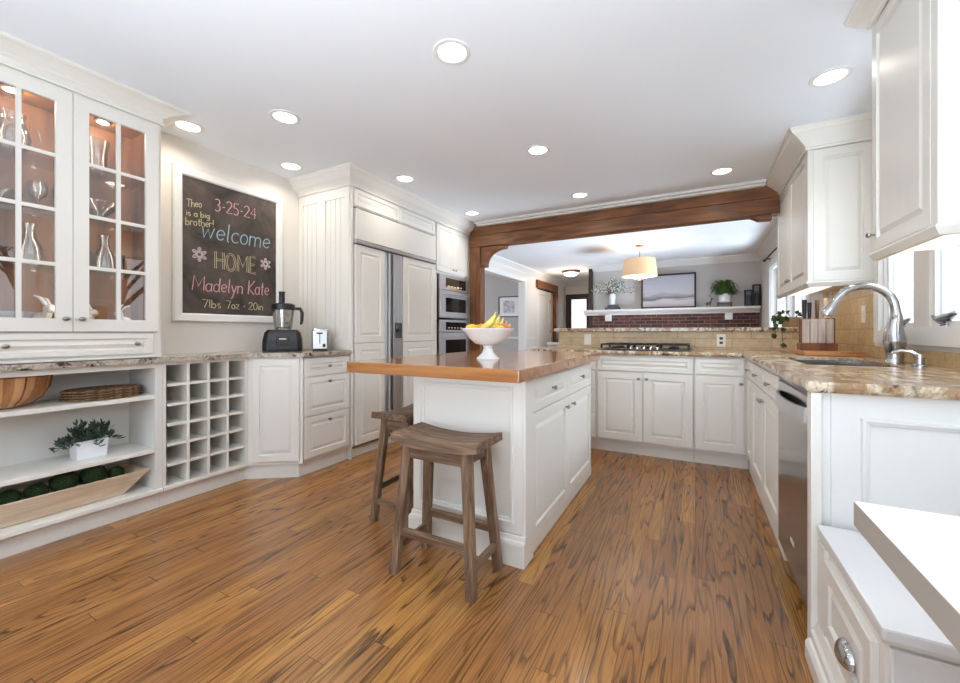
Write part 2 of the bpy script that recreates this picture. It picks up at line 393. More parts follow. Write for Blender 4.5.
# ------------------------------------------------------------------ geometry helpers
class MB:
    def __init__(s, Mx=None):
        s.bm = bmesh.new(); s.M = Mx or Matrix.Identity(4)
    def vs(s, pts): return [s.bm.verts.new(s.M @ Vector(p)) for p in pts]
    def box(s, x0, x1, y0, y1, z0, z1, bev=0.0, seg=1):
        v = s.vs([(x0, y0, z0), (x1, y0, z0), (x1, y1, z0), (x0, y1, z0), (x0, y0, z1), (x1, y0, z1), (x1, y1, z1), (x0, y1, z1)])
        fs = [s.bm.faces.new([v[i] for i in q]) for q in ((0, 3, 2, 1), (4, 5, 6, 7), (0, 1, 5, 4), (1, 2, 6, 5), (2, 3, 7, 6), (3, 0, 4, 7))]
        if bev:
            es = list({e for f in fs for e in f.edges})
            bmesh.ops.bevel(s.bm, geom=es, offset=bev, segments=seg, profile=0.6, affect='EDGES')
        return s
    def loft(s, rings, cap0=True, cap1=True, closed=False):
        R = [s.vs(r) for r in rings]
        n = len(R[0])
        pairs = list(zip(R[:-1], R[1:]))
        if closed: pairs.append((R[-1], R[0]))
        for a, b in pairs:
            for i in range(n):
                j = (i + 1) % n
                try: s.bm.faces.new([a[i], a[j], b[j], b[i]])
                except ValueError: pass
        if not closed:
            if cap0: s.bm.faces.new(R[0][::-1])
            if cap1: s.bm.faces.new(R[-1])
        return s
    def lathe(s, prof, c=(0, 0, 0), seg=24, sx=1, sy=1, cap=True, axis='z'):
        rings = []
        for r, z in prof:
            ring = []
            for i in range(seg):
                a = 2 * PI * i / seg
                p = (r * math.cos(a) * sx, r * math.sin(a) * sy, z)
                if axis == 'y': p = (p[0], -p[2], p[1])       # along -y
                if axis == 'x': p = (p[2], p[0], p[1])
                ring.append((c[0] + p[0], c[1] + p[1], c[2] + p[2]))
            rings.append(ring)
        return s.loft(rings, cap, cap)
    def tube(s, pts, r, seg=8, cap=True):
        P = [Vector(p) for p in pts]
        n = len(P)
        R = r if isinstance(r, (list, tuple)) else [r] * n
        rings = []; up = None
        for i in range(n):
            t = (P[min(i + 1, n - 1)] - P[max(i - 1, 0)]).normalized()
            if up is None:
                up = Vector((0, 0, 1)) if abs(t.z) < 0.9 else Vector((1, 0, 0))
            a = t.cross(up)
            if a.length < 1e-5: a = t.orthogonal()
            a.normalize(); up = a.cross(t).normalized()
            rings.append([tuple(P[i] + (a * math.cos(2 * PI * k / seg) + up * math.sin(2 * PI * k / seg)) * R[i]) for k in range(seg)])
        return s.loft(rings, cap, cap)
    def prism(s, poly, z0, z1):
        return s.loft([[(x, y, z0) for x, y in poly], [(x, y, z1) for x, y in poly]])
    def ball(s, c, r, sx=1, sy=1, sz=1, seg=14, rings=8, jit=0.0):
        prof = []
        for i in range(rings + 1):
            a = -PI / 2 + PI * i / rings
            rr = max(math.cos(a) * r, r * 0.02)
            prof.append((rr, math.sin(a) * r * sz))
        b0 = len(s.bm.verts)
        s.lathe(prof, c, seg, sx, sy)
        if jit:
            s.bm.verts.ensure_lookup_table()
            for v in s.bm.verts[b0:]:
                v.co += Vector((random.uniform(-jit, jit), random.uniform(-jit, jit), random.uniform(-jit, jit)))
        return s
    def sweep(s, path, prof):
        """path: (x, y) list; prof: closed (d, z) polygon; d is out to the right of the path"""
        n = len(path); rings = []
        P = [Vector((p[0], p[1])) for p in path]
        for i in range(n):
            ds = []
            if i > 0: ds.append((P[i] - P[i - 1]).normalized())
            if i < n - 1: ds.append((P[i + 1] - P[i]).normalized())
            ns = [Vector((d.y, -d.x)) for d in ds]
            if len(ns) == 2:
                m = (ns[0] + ns[1]).normalized(); m = m / max(0.2, m.dot(ns[0]))
            else: m = ns[0]
            rings.append([(P[i].x + m.x * d, P[i].y + m.y * d, z) for d, z in prof])
        return s.loft(rings)
    def panel(s, u0, u1, z0, z1, n0, n1, rail=0.055, kind='raised'):
        """door slab in (u, n, z) local axes: u across, n out of the face"""
        R = [(0, n0), (0, n1 - 0.003), (0.003, n1)]
        if kind == 'raised':
            R += [(rail, n1), (rail + .004, n1 - .011), (rail + .011, n1 - .011), (rail + .03, n1 - .002)]
        elif kind == 'flat':
            R += [(rail, n1), (rail + .003, n1 + .009), (rail + .011, n1 + .009), (rail + .014, n1 + .001), (rail + .022, n1 - .001), (rail + .025, n1 - .01)]
        elif kind == 'slab':
            pass
        rings = []
        for i, n in R:
            rings.append([(u0 + i, n, z0 + i), (u1 - i, n, z0 + i), (u1 - i, n, z1 - i), (u0 + i, n, z1 - i)])
        return s.loft(rings)
    def build(s, name, mat, parent=None, origin=None, smooth=False, auto=True):
        bmesh.ops.recalc_face_normals(s.bm, faces=s.bm.faces[:])
        if parent is not None: off = parent['_w'] if '_w' in parent else (0, 0, 0)
        else: off = origin or (0, 0, 0)
        off = Vector(off)
        for v in s.bm.verts: v.co -= off
        me = bpy.data.meshes.new(name)
        s.bm.to_mesh(me); s.bm.free()
        if smooth:
            for p in me.polygons: p.use_smooth = True
            if auto:
                try: me.set_sharp_from_angle(angle=math.radians(40))
                except Exception: pass
        me.materials.append(M[mat] if isinstance(mat, str) else mat)
        o = bpy.data.objects.new(name, me)
        COL.objects.link(o)
        if parent is not None: o.parent = parent
        else: o.location = off
        o['_w'] = tuple(off)
        return o

def frame(O, u, n):
    u = Vector((u[0], u[1], 0)).normalized(); n = Vector((n[0], n[1], 0)).normalized()
    m = Matrix(((u.x, n.x, 0, O[0]), (u.y, n.y, 0, O[1]), (0, 0, 1, O[2] if len(O) > 2 else 0), (0, 0, 0, 1)))
    return m

def thing(name, label, cat, loc=(0, 0, 0), group=None):
    o = bpy.data.objects.new(name, None); COL.objects.link(o)
    o.location = loc; o['label'] = label; o['category'] = cat; o['_w'] = tuple(loc)
    o.empty_display_size = 0.05
    if group: o['group'] = group
    return o
def tag(o, label, cat, group=None):
    o['label'] = label; o['category'] = cat
    if group: o['group'] = group
    return o
def struct(o):
    o['kind'] = 'structure'; return o
def dup(root, loc, rz=0.0, label=None, group=None):
    def cp(o, parent):
        c = o.copy(); COL.objects.link(c)
        if parent is not None: c.parent = parent
        for ch in list(kids.get(o.name, ())): cp(ch, c)
        return c
    kids = {}
    for o in bpy.data.objects:
        if o.parent: kids.setdefault(o.parent.name, []).append(o)
    r = cp(root, None)
    r.location = loc; r.rotation_euler = (0, 0, rz)
    if label: r['label'] = label
    if group: r['group'] = group
    return r

def knob(parent, Mx, u, z, n, name='knob', r=0.015):
    mb = MB(Mx)
    prof = [(0.006, 0), (0.0055, 0.010), (r * 0.7, 0.014), (r, 0.019), (r * 0.92, 0.025), (r * 0.4, 0.029)]
    rings = []
    for rr, h in prof:
        rings.append([(u + rr * math.cos(2 * PI * i / 12), n + h, z + rr * 0.8 * math.sin(2 * PI * i / 12)) for i in range(12)])
    mb.loft(rings)
    return mb.build(name, 'pewter', parent, smooth=True)

def door(parent, Mx, u0, u1, z0, z1, n=0.0, t=0.02, kn=None, name='door', rail=0.055, kind='raised', mat='cab', label=None):
    g = 0.0015
    d = MB(Mx).panel(u0 + g, u1 - g, z0 + g, z1 - g, n + 0.0005, n + t, rail, kind).build(name, mat, parent)
    if kn:
        for ku, kz in (kn if isinstance(kn, list) else [kn]): knob(d, Mx, ku, kz, n + t)
    return d

# ------------------------------------------------------------------ room shell
XL, XR, YB, YF, HC = -3.21, 1.02, -2.35, 8.5, 2.45
def sbox(name, mat, *a):
    return struct(MB().box(*a).build(name, mat))
sbox('floor', 'floor', -7.5, XR + .02, YB - .1, 11.2, -0.1, 0)
sbox('ceiling', 'ceil', -7.5, XR + .2, YB - .2, 11.3, HC, HC + .1)

def wall_with_holes(name, mat, axis, c0, c1, a0, a1, z0, z1, holes):
    """axis 'x': wall plane normal is x, spans a along y"""
    mb = MB()
    cuts = sorted({a0, a1} | {h[0] for h in holes} | {h[1] for h in holes})
    for p, q in zip(cuts[:-1], cuts[1:]):
        segs = [(z0, z1)]
        for h in holes:
            if h[0] <= p + 1e-6 and h[1] >= q - 1e-6:
                segs = [x for s0, s1 in segs for x in ((s0, min(s1, h[2])), (max(s0, h[3]), s1)) if x[1] - x[0] > 1e-4]
        for s0, s1 in segs:
            if axis == 'x': mb.box(c0, c1, p, q, s0, s1)
            else: mb.box(p, q, c0, c1, s0, s1)
    return struct(mb.build(name, mat))

WIN_S = (2.38, 3.345, 1.088, 2.12)      # sink window
WIN_B = (-0.05, 1.58, 1.00, 2.12)      # bench window
PAT = (5.15, 7.45, 0.03, 2.05)
wall_with_holes('wall_right', 'wall', 'x', XR, XR + .16, YB, 11.2, 0, HC, [WIN_S, WIN_B, PAT])
wall_with_holes('wall_left', 'wall', 'x', XL - .14, XL, YB, 11.0, 0, HC, [(4.9, 7.98, 0, 2.15), (8.75, 10.1, 0, 2.1)])
wall_with_holes('wall_rear', 'wall', 'y', YB - .14, YB, XL - .14, XR + .16, 0, HC, [(-2.8, 0.6, 0.75, 2.15)])
sbox('wall_fireplace', 'wall_grey', -1.88, XR, YF, YF + .35, 0, HC)
sbox('wall_far_hall', 'wall', -4.2, XR, 11.0, 11.15, 0, HC)
sbox('wall_side_room', 'wall_grey', -7.4, XL - .14, 8.40, 8.5, 0, HC)
sbox('wall_side_room_left', 'wall_grey', -7.5, -7.4, 3.2, 8.5, 0, HC)
sbox('wall_side_room_near', 'wall_grey', -7.4, XL - .14, 3.2, 3.3, 0, HC)
sbox('wall_stub', 'wall_grey', XL, -2.56, 4.47, 4.58, 0, HC)
sbox('wall_closet', 'wall_grey', -3.95, XL - .14, 10.15, 10.25, 0, HC)

# ground outside
struct(MB().box(XR + .2, 60, -40, 60, -0.62, -0.6).build('ground', 'ground'))
struct(MB().box(-60, 60, -60, YB - .3, -0.62, -0.6).build('ground_rear', 'ground'))

def window(idx, Mx, u0, u1, z0, z1, mull=(), cas=0.075, sill=True, mw=.04, f=.05, gd=.09, mm='trimw', depth=0.14):
    """Mx: local u across, n into the room (0 at wall face)."""
    w = MB(Mx)
    # casing on wall face
    c, t = cas, 0.022
    w.box(u0 - c, u0, 0.0005, t, z0 - c, z1 + c); w.box(u1, u1 + c, 0.0005, t, z0 - c, z1 + c)
    w.box(u0, u1, 0.0005, t, z1, z1 + c)
    w.box(u0, u1, 0.0005, t, z0 - c, z0)
    # reveal liners
    w.box(u0, u0 + .015, -depth, 0, z0, z1); w.box(u1 - .015, u1, -depth, 0, z0, z1)
    w.box(u0, u1, -depth, 0, z1 - .015, z1); w.box(u0, u1, -depth, 0.012 if sill else 0, z0, z0 + .02)
    root = w.build('window_%d' % idx, 'trimw'); struct(root)
    edges = [u0 + .015] + list(mull) + [u1 - .015]
    for k in range(len(edges) - 1):
        a, b = edges[k], edges[k + 1]
        if k > 0: a += mw
        if k < len(edges) - 2: b -= mw
        s = MB(Mx)
        za, zb = z0 + .02, z1 - .015
        g0, g1 = -gd - .02, -gd + .02
        s.box(a, a + f, g0, g1, za, zb); s.box(b - f, b, g0, g1, za, zb)
        s.box(a + f, b - f, g0, g1, za, za + f); s.box(a + f, b - f, g0, g1, zb - f, zb)
        s.build('window_sash', 'trimw', root)
        MB(Mx).box(a + f, b - f, -gd - .002, -gd + .002, za + f, zb - f).build('window_pane', 'pane', root)
    for m_ in mull:
        MB(Mx).box(m_ - mw, m_ + mw, -.13, -.002, z0 + .02, z1 - .015).build('window_mullion', mm, root)
    return root

RW = frame((XR, 0, 0), (0, -1), (-1, 0))     # right wall: u=-Y, n=-X
window(1, RW, -WIN_S[1], -WIN_S[0], WIN_S[2], WIN_S[3], mull=(-2.882,), cas=0.075, mw=.08, f=.022, gd=.035, mm='wall')
window(2, RW, -WIN_B[1], -WIN_B[0], WIN_B[2], WIN_B[3], mull=(-1.05, -0.5))
window(3, RW, -PAT[1], -PAT[0], PAT[2], PAT[3], mull=(-6.3,), cas=0.09, sill=False)
BW = frame((0, YB, 0), (-1, 0), (0, 1))
window(4, BW, -0.6, 2.8, 0.75, 2.15, mull=(0.5, 1.65))

# crown of the dining room, kitchen strip above the beam
CR = [(0, 2.335), (.012, 2.335), (.016, 2.35), (.05, 2.385), (.085, 2.42), (.095, 2.428), (.1, 2.449), (0, 2.449)]
struct(MB().sweep([(XR, 4.62), (XR, YF), (-1.88, YF), (-1.88, YF + .35)][::-1], CR).build('trim_1', 'trimw'))
struct(MB().sweep([(XL, 4.62), (XL, 10.99), (-1.9, 10.99)], CR).build('trim_2', 'trimw'))
struct(MB().box(-2.42, 0.56, 4.36, 4.449, 2.425, 2.449).box(-2.42, 0.56, 4.40, 4.449, 2.405, 2.425).build('trim_3', 'trimw'))
# cased opening to the side room
struct(MB().box(XL, XL + .02, 4.78, 8.08, 2.15, 2.24).box(XL, XL + .02, 7.98, 8.08, 0, 2.15).build('trim_4', 'trimw'))
# wainscot chair rail in side room and dining room
struct(MB().box(-7.38, XL - .15, 8.37, 8.399, .93, .97).build('trim_5', 'trimw'))
struct(MB().box(XL, XL + .02, 8.08, 8.74, .93, .97).build('trim_6', 'trimw'))
struct(MB().box(-1.88, XR - .1, YF - .014, YF - .001, 0, .12).box(XL, XL + .014, 8.1, 8.74, 0, .12).build('baseboard_dining', 'trimw'))
struct(MB().box(XL + .001, XL + .015, YB, -.35, 0, .12).build('baseboard_left', 'trimw'))
struct(MB().box(XL + .02, XR - .02, YB + .001, YB + .015, 0, .12).build('baseboard_rear', 'trimw'))

# ------------------------------------------------------------------ timber post, beam, brace
t = thing('timber_post_and_beam', 'reddish stained timber beam and post framing the opening to the next room', 'beam', (-2.49, 4.52, 0))
t['kind'] = 'structure'
MB().box(-2.545, -2.395, 4.452, 4.59, 0, 2.155, .004).build('post', 'beamz', t)
b_ = MB().box(-2.55, .672, 4.452, 4.59, 2.157, 2.30, .004)
b_.build('lower_beam', 'beamx', t)
MB().box(-2.55, .672, 4.458, 4.585, 2.304, 2.424, .003).build('upper_beam', 'beamx', t)
def brace(x0, sgn, w, h):
    n = 14; T = 2.1555
    pts = [(x0, T), (x0 + sgn * w, T), (x0 + sgn * w, T - .035)]
    for i in range(n + 1):
        a = PI / 2 * i / n
        pts.append((x0 + sgn * (w - .03 - (w - .10) * math.sin(a)), T - .04 - (h - .07) * (1 - math.cos(a))))
    pts += [(x0 + sgn * .07, T - h), (x0, T - h)]
    mb = MB()
    mb.loft([[(x, 4.475, z) for x, z in pts], [(x, 4.565, z) for x, z in pts]])
    q = [(x, z) for x, z in pts[3:-2]]
    mb.tube([(x, 4.472, z) for x, z in q], 0.012, 6)
    return mb
brace(-2.394, 1, .34, .25).build('corner_brace', 'beamx', t)
MB().loft([[(.45, y, 2.155), (.62, y, 2.155), (.62, y, 2.11), (.52, y, 2.115)] for y in (4.47, 4.57)]).build('corbel', 'beamx', t)

# timber lined hall opening in the left wall
t = thing('hall_door', 'pale grey hallway door inside a dark timber frame beyond the island', 'door', (XL, 9.4, 0))
t['kind'] = 'structure'
MB().box(XL - .12, XL + .05, 8.66, 10.2, 2.1, 2.28, .004).box(XL - .12, XL + .05, 10.06, 10.22, 0, 2.1, .004).build('timber_frame', 'beamz', t)
LW = frame((XL - .06, 0, 0), (0, 1), (1, 0))
dd = MB(LW); dd.panel(8.77, 9.75, 0.02, 2.08, 0, .04, .11); dd.build('door_leaf', 'trimw', t)
MB(LW).box(9.75, 9.79, 0, .05, 0.02, 2.08).build('door_jamb', 'trimw', t)
for z in (.3, 1.05, 1.8):
    MB(LW).box(9.735, 9.76, .04, .055, z, z + .09).build('hinge', 'pewter', t)
MB(LW).box(9.79, 10.06, 0, .01, 0, 2.1).build('side_filler', 'wall', t)

# front door in the far hall
FW = frame((0, 11.0, 0), (1, 0), (0, -1))
t = thing('front_door', 'dark brown front door with a tall bright window at the hall end', 'door', (-2.9, 10.96, 0)); t['kind'] = 'structure'
mb = MB(FW)
mb.box(-3.17, -3.02, .001, .05, 0, 2.12); mb.box(-2.60, -1.98, .001, .05, 0, 2.12); mb.box(-3.02, -2.60, .001, .05, 1.98, 2.12)
mb.box(-3.02, -2.60, .001, .05, 0, .9)
mb.build('door_leaf', 'darkbrown', t)
MB(FW).box(-3.02, -2.60, .004, .012, .9, 1.98).build('glow_pane', emissive('door_daylight_glow', (.86, .93, 1, 1), .75), t)  # pane glows by itself in place of daylight behind the door

# ------------------------------------------------------------------ LEFT RUN: lower cabinets
LF = frame((0, 0, 0), (0, 1), (1, 0))                       # u=Y, n=X (absolute)
XW = XL + .002
# open shelf cabinet
FX = -2.865
t = thing('open_shelf_cabinet', 'white open base cabinet with two shelves under the glass hutch', 'cabinet', (-3.03, 0.45, 0))
y0, y1 = -0.30, 1.235
MB().box(XW, FX, y1 - .04, y1, .13, .893).build('side_panel', 'cab_in', t)
MB().box(XW, FX, y0, y0 + .04, .13, .893).build('side_panel', 'cab_in', t)
MB().box(XW, XW + .012, y0 + .04, y1 - .04, .13, .893).build('back_panel', 'cab_in', t)
MB().box(XW + .012, FX, y0 + .04, y1 - .04, .864, .893).build('top_rail', 'cab', t)
MB().box(XW, FX + .006, y0, y1, .105, .13, .003).build('bottom_shelf', 'cab', t)
for z in (.70, .375):
    MB().box(XW + .012, FX - .004, y0 + .04, y1 - .04, z - .024, z, .002).build('shelf', 'cab', t)
MB().box(XW, -2.91, y0, y1, 0, .104).build('toe_kick', 'cab', t)
# wine rack
t = thing('wine_rack_cabinet', 'white cubby wine rack with six rows of four square holes', 'wine rack', (-3.03, 1.5, 0))
y0, y1 = 1.2365, 1.765
MB().box(XW, FX, y0, y0 + .016, .13, .893).build('side_panel', 'cab', t)
MB().box(XW, FX, y1 - .02, y1, .13, .893).build('side_panel', 'cab', t)
MB().box(XW, XW + .01, y0 + .016, y1 - .02, .13, .893).build('back_panel', 'cab_in', t)
MB().box(XW + .01, FX, y0 + .016, y1 - .02, .875, .893).build('top_rail', 'cab', t)
MB().box(XW, FX + .006, y0, y1, .105, .13, .003).build('bottom_shelf', 'cab', t)
gy0, gy1, gz0, gz1 = y0 + .016, y1 - .02, .13, .875
cw, chh = (gy1 - gy0) / 4, (gz1 - gz0) / 6
for i in range(1, 4):
    MB().box(XW + .01, FX - .001, gy0 + i * cw - .008, gy0 + i * cw + .008, gz0, gz1).build('divider', 'cab', t)
for j in range(1, 6):
    for i in range(4):
        MB().box(XW + .01, FX - .003, gy0 + i * cw + .0085, gy0 + (i + 1) * cw - .0085, gz0 + j * chh - .008, gz0 + j * chh + .008).build('shelf', 'cab', t)
MB().box(XW, -2.91, y0, y1, 0, .104).build('toe_kick', 'cab', t)
mb = MB()
for i in range(3):
    for j in range(6):
        yc, zc = gy0 + (i + .5) * cw, gz0 + j * chh
        mb.box(XW + .0102, XW + .012, yc - .03, yc + .03, zc + .045, zc + .056).box(XW + .0102, XW + .012, yc - .03, yc + .03, zc + .075, zc + .082)
mb.build('back_slots', 'slot', t)
# angled corner cabinet
A0, A1 = (FX, 1.7665), (-2.555, 1.985)
t = thing('corner_cabinet', 'white angled corner base cabinet with one raised panel door', 'cabinet', (-2.9, 1.9, 0))
MB().prism([(XW, 1.7665), (FX, 1.7665), A1, (XW, 1.985)], .105, .893).build('cabinet_body', 'cab', t)
du = (A1[0] - A0[0], A1[1] - A0[1]); L = math.hypot(*du)
AF = frame((A0[0], A0[1], 0), du, (du[1], -du[0]))
door(t, AF, .03, L - .02, .13, .885, 0, .018, rail=.05)
MB().prism([(XW, 1.7665), (-2.91, 1.7665), (-2.60, 1.985), (XW, 1.985)], 0, .104).build('toe_kick', 'cab', t)
# drawer cabinet
DX = -2.572
t = thing('drawer_cabinet', 'white three drawer base cabinet below the toaster', 'cabinet', (-2.9, 2.2, 0))
MB().box(XW, DX, 1.9865, 2.447, .105, .893).build('cabinet_body', 'cab', t)
for z0, z1 in ((.745, .885), (.445, .74), (.13, .44)):
    door(t, LF, 2.0, 2.44, z0, z1, DX, .02, kn=(2.22, z1 - (.07 if z1 > .8 else .045)), name='drawer', rail=.045)
MB().box(XW, -2.60, 1.9865, 2.447, 0, .104).build('toe_kick', 'cab', t)
# countertop left
ct = MB().prism([(XW, -0.33), (-2.835, -0.33), (-2.835, 1.752), (-2.525, 1.970), (-2.525, 2.448), (XW, 2.448)], .895, .925)
bmesh.ops.bevel(ct.bm, geom=[e for e in ct.bm.edges], offset=.004, segments=2, affect='EDGES')
tag(ct.build('granite_countertop', 'gran_l', origin=(-2.9, 1, .895)), 'speckled grey granite countertop under the chalkboard and hutch', 'countertop')

# ------------------------------------------------------------------ hutch with glass doors
HX = -2.885
t = thing('glass_hutch', 'tall white upper hutch with divided glass doors and crown', 'cabinet', (-3.03, .85, .926))
y0, y1 = 0.02, 1.235
ys = [0.075, 0.455, 0.835, 1.215]
# carcass
mb = MB(); mb.box(XW, HX - .02, y1 - .02, y1, .928, 2.36); mb.box(XW, HX - .02, y0, y0 + .02, .928, 2.36)
mb.build('side_panel', 'cab', t)
MB().box(XW, XW + .01, y0 + .02, y1 - .02, 1.09, 2.33).build('back_panel', 'walnut_in', t)
MB().box(XW + .01, HX - .02, y1 - .03, y1 - .02, 1.09, 2.33).box(XW + .01, HX - .02, y0 + .02, y0 + .03, 1.09, 2.33).build('side_lining', 'walnut_in', t)
MB().box(XW + .01, HX - .02, y0 + .03, y1 - .03, 2.32, 2.34).build('top_lining', 'walnut_in', t)
MB().box(XW + .01, HX - .02, y0 + .03, y1 - .03, 1.07, 1.10).build('bottom_lining', 'walnut_in', t)
mb = MB(); mb.box(HX - .02, HX, y0, y1, .928, 1.078); mb.box(HX - .02, HX, y0, y1, 2.334, 2.449); mb.box(HX - .02, HX, y1 - .02, y1, 1.078, 2.334)
mb.box(HX - .02, HX, y0, ys[0], 1.078, 2.334)
mb.box(XW, HX - .02, y0, y1, .928, 1.069); mb.box(XW, HX - .02, y0, y1, 2.345, 2.449)
mb.build('face_frame', 'cab', t)
MB().sweep([(HX, y0), (HX, y1), (XW, y1)], [(0, 2.345), (.012, 2.345), (.014, 2.356), (.006, 2.362), (.006, 2.385), (.02, 2.392), (.026, 2.40), (.06, 2.418), (.085, 2.428), (.1, 2.43), (.112, 2.436), (.112, 2.449), (0, 2.449)]).build('crown_moulding', 'cab', t)
MB().sweep([(HX, y0), (HX, y1)], [(0.0005, .929), (.012, .929), (.012, .94), (.0005, .945)]).build('base_bead', 'cab', t)
for i in range(3):
    a, b = ys[i] + .0015, ys[i + 1] - .0015
    r = .062; z0, z1 = 1.082, 2.33
    mb = MB(LF)
    n0, n1 = HX + .0005, HX + .02
    mb.box(a, a + r, n0, n1, z0, z1); mb.box(b - r, b, n0, n1, z0, z1)
    mb.box(a + r, b - r, n0, n1, z0, z0 + r + .005); mb.box(a + r, b - r, n0, n1, z1 - r - .01, z1)
    # muntins: 1 vertical, 4 horizontal
    m0, m1 = z0 + r + .005, z1 - r - .01
    mb.box((a + b) / 2 - .009, (a + b) / 2 + .009, n0 + .002, n1 - .003, m0, m1)
    for k in range(1, 4):
        z = m0 + (m1 - m0) * k / 4
        mb.box(a + r, (a + b) / 2 - .009, n0 + .003, n1 - .004, z - .009, z + .009)
        mb.box((a + b) / 2 + .009, b - r, n0 + .003, n1 - .004, z - .009, z + .009)
    d = mb.build('glass_door', 'cab', t)
    MB(LF).box(a + r - .005, b - r + .005, n0 + .0003, n0 + .0018, m0 - .005, m1 + .005).build('glass_pane', 'doorglass', d)
    ky = b - .03 if i == 1 else a + .03
    knob(d, LF, ky, 1.148, n1)
dr = door(t, LF, .50, 1.19, .95, 1.072, HX, .016, kn=[(.60, 1.012), (1.105, 1.012)], name='drawer', rail=.028)
SHZ = (1.42, 1.72, 1.985)
for z in SHZ:
    MB().box(XW + .02, HX - .06, y0 + .032, y1 - .032, z - .008, z).build('glass_shelf', 'shelfglass', t)
for yy in (.66, 1.02, .28):
    c = MB().lathe([(.034, 2.308), (.034, 2.3195)], (-3.06, yy, 0), 16).build('puck_light', 'steel', t)
    MB().lathe([(.026, 2.3055), (.026, 2.3078)], (-3.06, yy, 0), 16).build('puck_lens', 'lamp', c)
    pl = bpy.data.lights.new('hutch_puck_lamp', 'POINT'); pl.energy = 1.3; pl.color = (1, .86, .70); pl.shadow_soft_size = .02
    po = bpy.data.objects.new('hutch_puck_lamp', pl); COL.objects.link(po); po.location = (-3.06, yy, 2.28)

# warm strips added behind the door stiles to brighten the hutch interior
for yy in (.455, .835, 1.195):
    MB().box(-2.925, -2.915, yy - .008, yy + .008, 1.12, 2.28).build('added_fill_strip', 'strip', t)
    l = area_light('hutch_fill_light', (-2.93, yy, 1.7), (0, math.radians(90), 0), 1.1, .02, 0.9, (1, .84, .66))

# glassware etc in the hutch
def vessel(name, label, cat, x, y, z, prof, mat='ware', group=None, seg=20, handle=None):
    """prof: outer profile list (r, h); given a wall thickness automatically"""
    top = prof[-1]
    inner = [(max(r - .003, .002), h + (.004 if i == 0 else 0)) for i, (r, h) in enumerate(prof)][::-1]
    inner = [p for p in inner if p[1] > .003 or True]
    mb = MB().lathe(prof + inner, (x, y, z), seg)
    if handle:
        r, h0, h1, d = handle
        mb.tube([(x + d[0] * r, y + d[1] * r, z + h1), (x + d[0] * (r + .035), y + d[1] * (r + .035), z + h1 - .005), (x + d[0] * (r + .045), y + d[1] * (r + .045), z + (h0 + h1) / 2), (x + d[0] * (r + .02), y + d[1] * (r + .02), z + h0), (x + d[0] * r, y + d[1] * r, z + h0)], .005, 8)
    o = mb.build(name, mat, origin=(x, y, z), smooth=True)
    return tag(o, label, cat, group)
PITCH = [(.045, 0), (.06, .03), (.072, .08), (.06, .13), (.045, .17), (.055, .20)]
TALLG = [(.03, 0), (.034, .05), (.038, .13)]
GOB = [(.034, 0), (.008, .006), (.006, .07), (.012, .08), (.034, .10), (.04, .14), (.034, .17)]
BOWL = [(.04, 0), (.07, .03), (.1, .06)]
vessel('glass_pitcher', 'round glass pitcher with a loop handle on the highest hutch shelf', 'pitcher', -3.05, .66, SHZ[2] + .001, PITCH, handle=(.06, .04, .16, (0, 1)))
vessel('glass_vase', 'clear fluted glass vase behind the right hutch door near its top', 'vase', -3.05, .985, SHZ[2] + .001, [(.04, 0), (.05, .03), (.05, .12), (.062, .2)])
vessel('glass_bowl', 'shallow clear glass bowl behind the left hutch door', 'bowl', -3.05, .60, SHZ[1] + .001, BOWL)
vessel('glass_bowl', 'cut glass footed bowl behind the right hutch door', 'bowl', -3.05, 1.0, SHZ[1] + .001, [(.045, 0), (.02, .02), (.05, .05), (.085, .09), (.09, .11)])
for i, (yy, l) in enumerate([(.56, 'stemmed glass decanter beside the left hutch door edge'), (.72, 'stemmed glass decanter nearest the seam between the hutch doors'), (1.02, 'tall glass decanter behind the right hutch door')]):
    vessel('glass_decanter', l, 'decanter', -3.04, yy, SHZ[0] + .001, [(.05, 0), (.055, .04), (.05, .1), (.025, .15), (.02, .19), (.03, .22)], group='decanters on the second hutch shelf')
for i in range(3):
    vessel('drinking_glass', 'clear tumbler on the second hutch shelf', 'glass', -3.13 + .0 * i, .93 + i * .09, SHZ[0] + .001, TALLG, group='tumblers on the second hutch shelf')
for i in range(2):
    vessel('wine_goblet', 'stemmed clear goblet at the back of the third hutch shelf', 'glass', -3.14, .775 + i * .095, SHZ[1] + .001, GOB, group='goblets on the third hutch shelf')
# white bird figurines and bowl on hutch floor
def figurine(x, y, z, label, s=1.0, rz=0):
    mb = MB(Matrix.Translation((x, y, z)) @ Matrix.Rotation(rz, 4, 'Z') @ Matrix.Scale(s, 4))
    mb.ball((0, 0, .035), .04, 1.0, .7, .85)
    mb.ball((.035, 0, .085), .022, 1.1, .8, 1)
    mb.tube([(.02, 0, .05), (.03, 0, .07)], [.02, .016], 8)
    mb.tube([(.03, .008, .10), (.012, .014, .125), (-.012, .018, .135)], [.008, .008, .003], 6)
    mb.tube([(.03, -.008, .10), (.015, -.016, .13), (-.008, -.02, .142)], [.008, .008, .003], 6)
    o = mb.build('rabbit_figurine', 'white', origin=(x, y, z), smooth=True)
    return tag(o, label, 'figurine')
figurine(-3.0, .92, 1.1015, 'white ceramic rabbit at left behind the right hutch door', 1.0, 1.2)
figurine(-3.0, 1.10, 1.1015, 'white ceramic rabbit nearest the chalkboard side inside the hutch', 1.0, -1.2)
vessel('ceramic_bowl', 'white ceramic bowl on the hutch floor behind the left door', 'bowl', -3.02, .62, 1.1015, [(.04, 0), (.09, .04), (.12, .08)], mat='white')
figurine(-3.04, .76, 1.1015, 'tall white ceramic figurine beside the white bowl in the hutch', 1.2, .6)

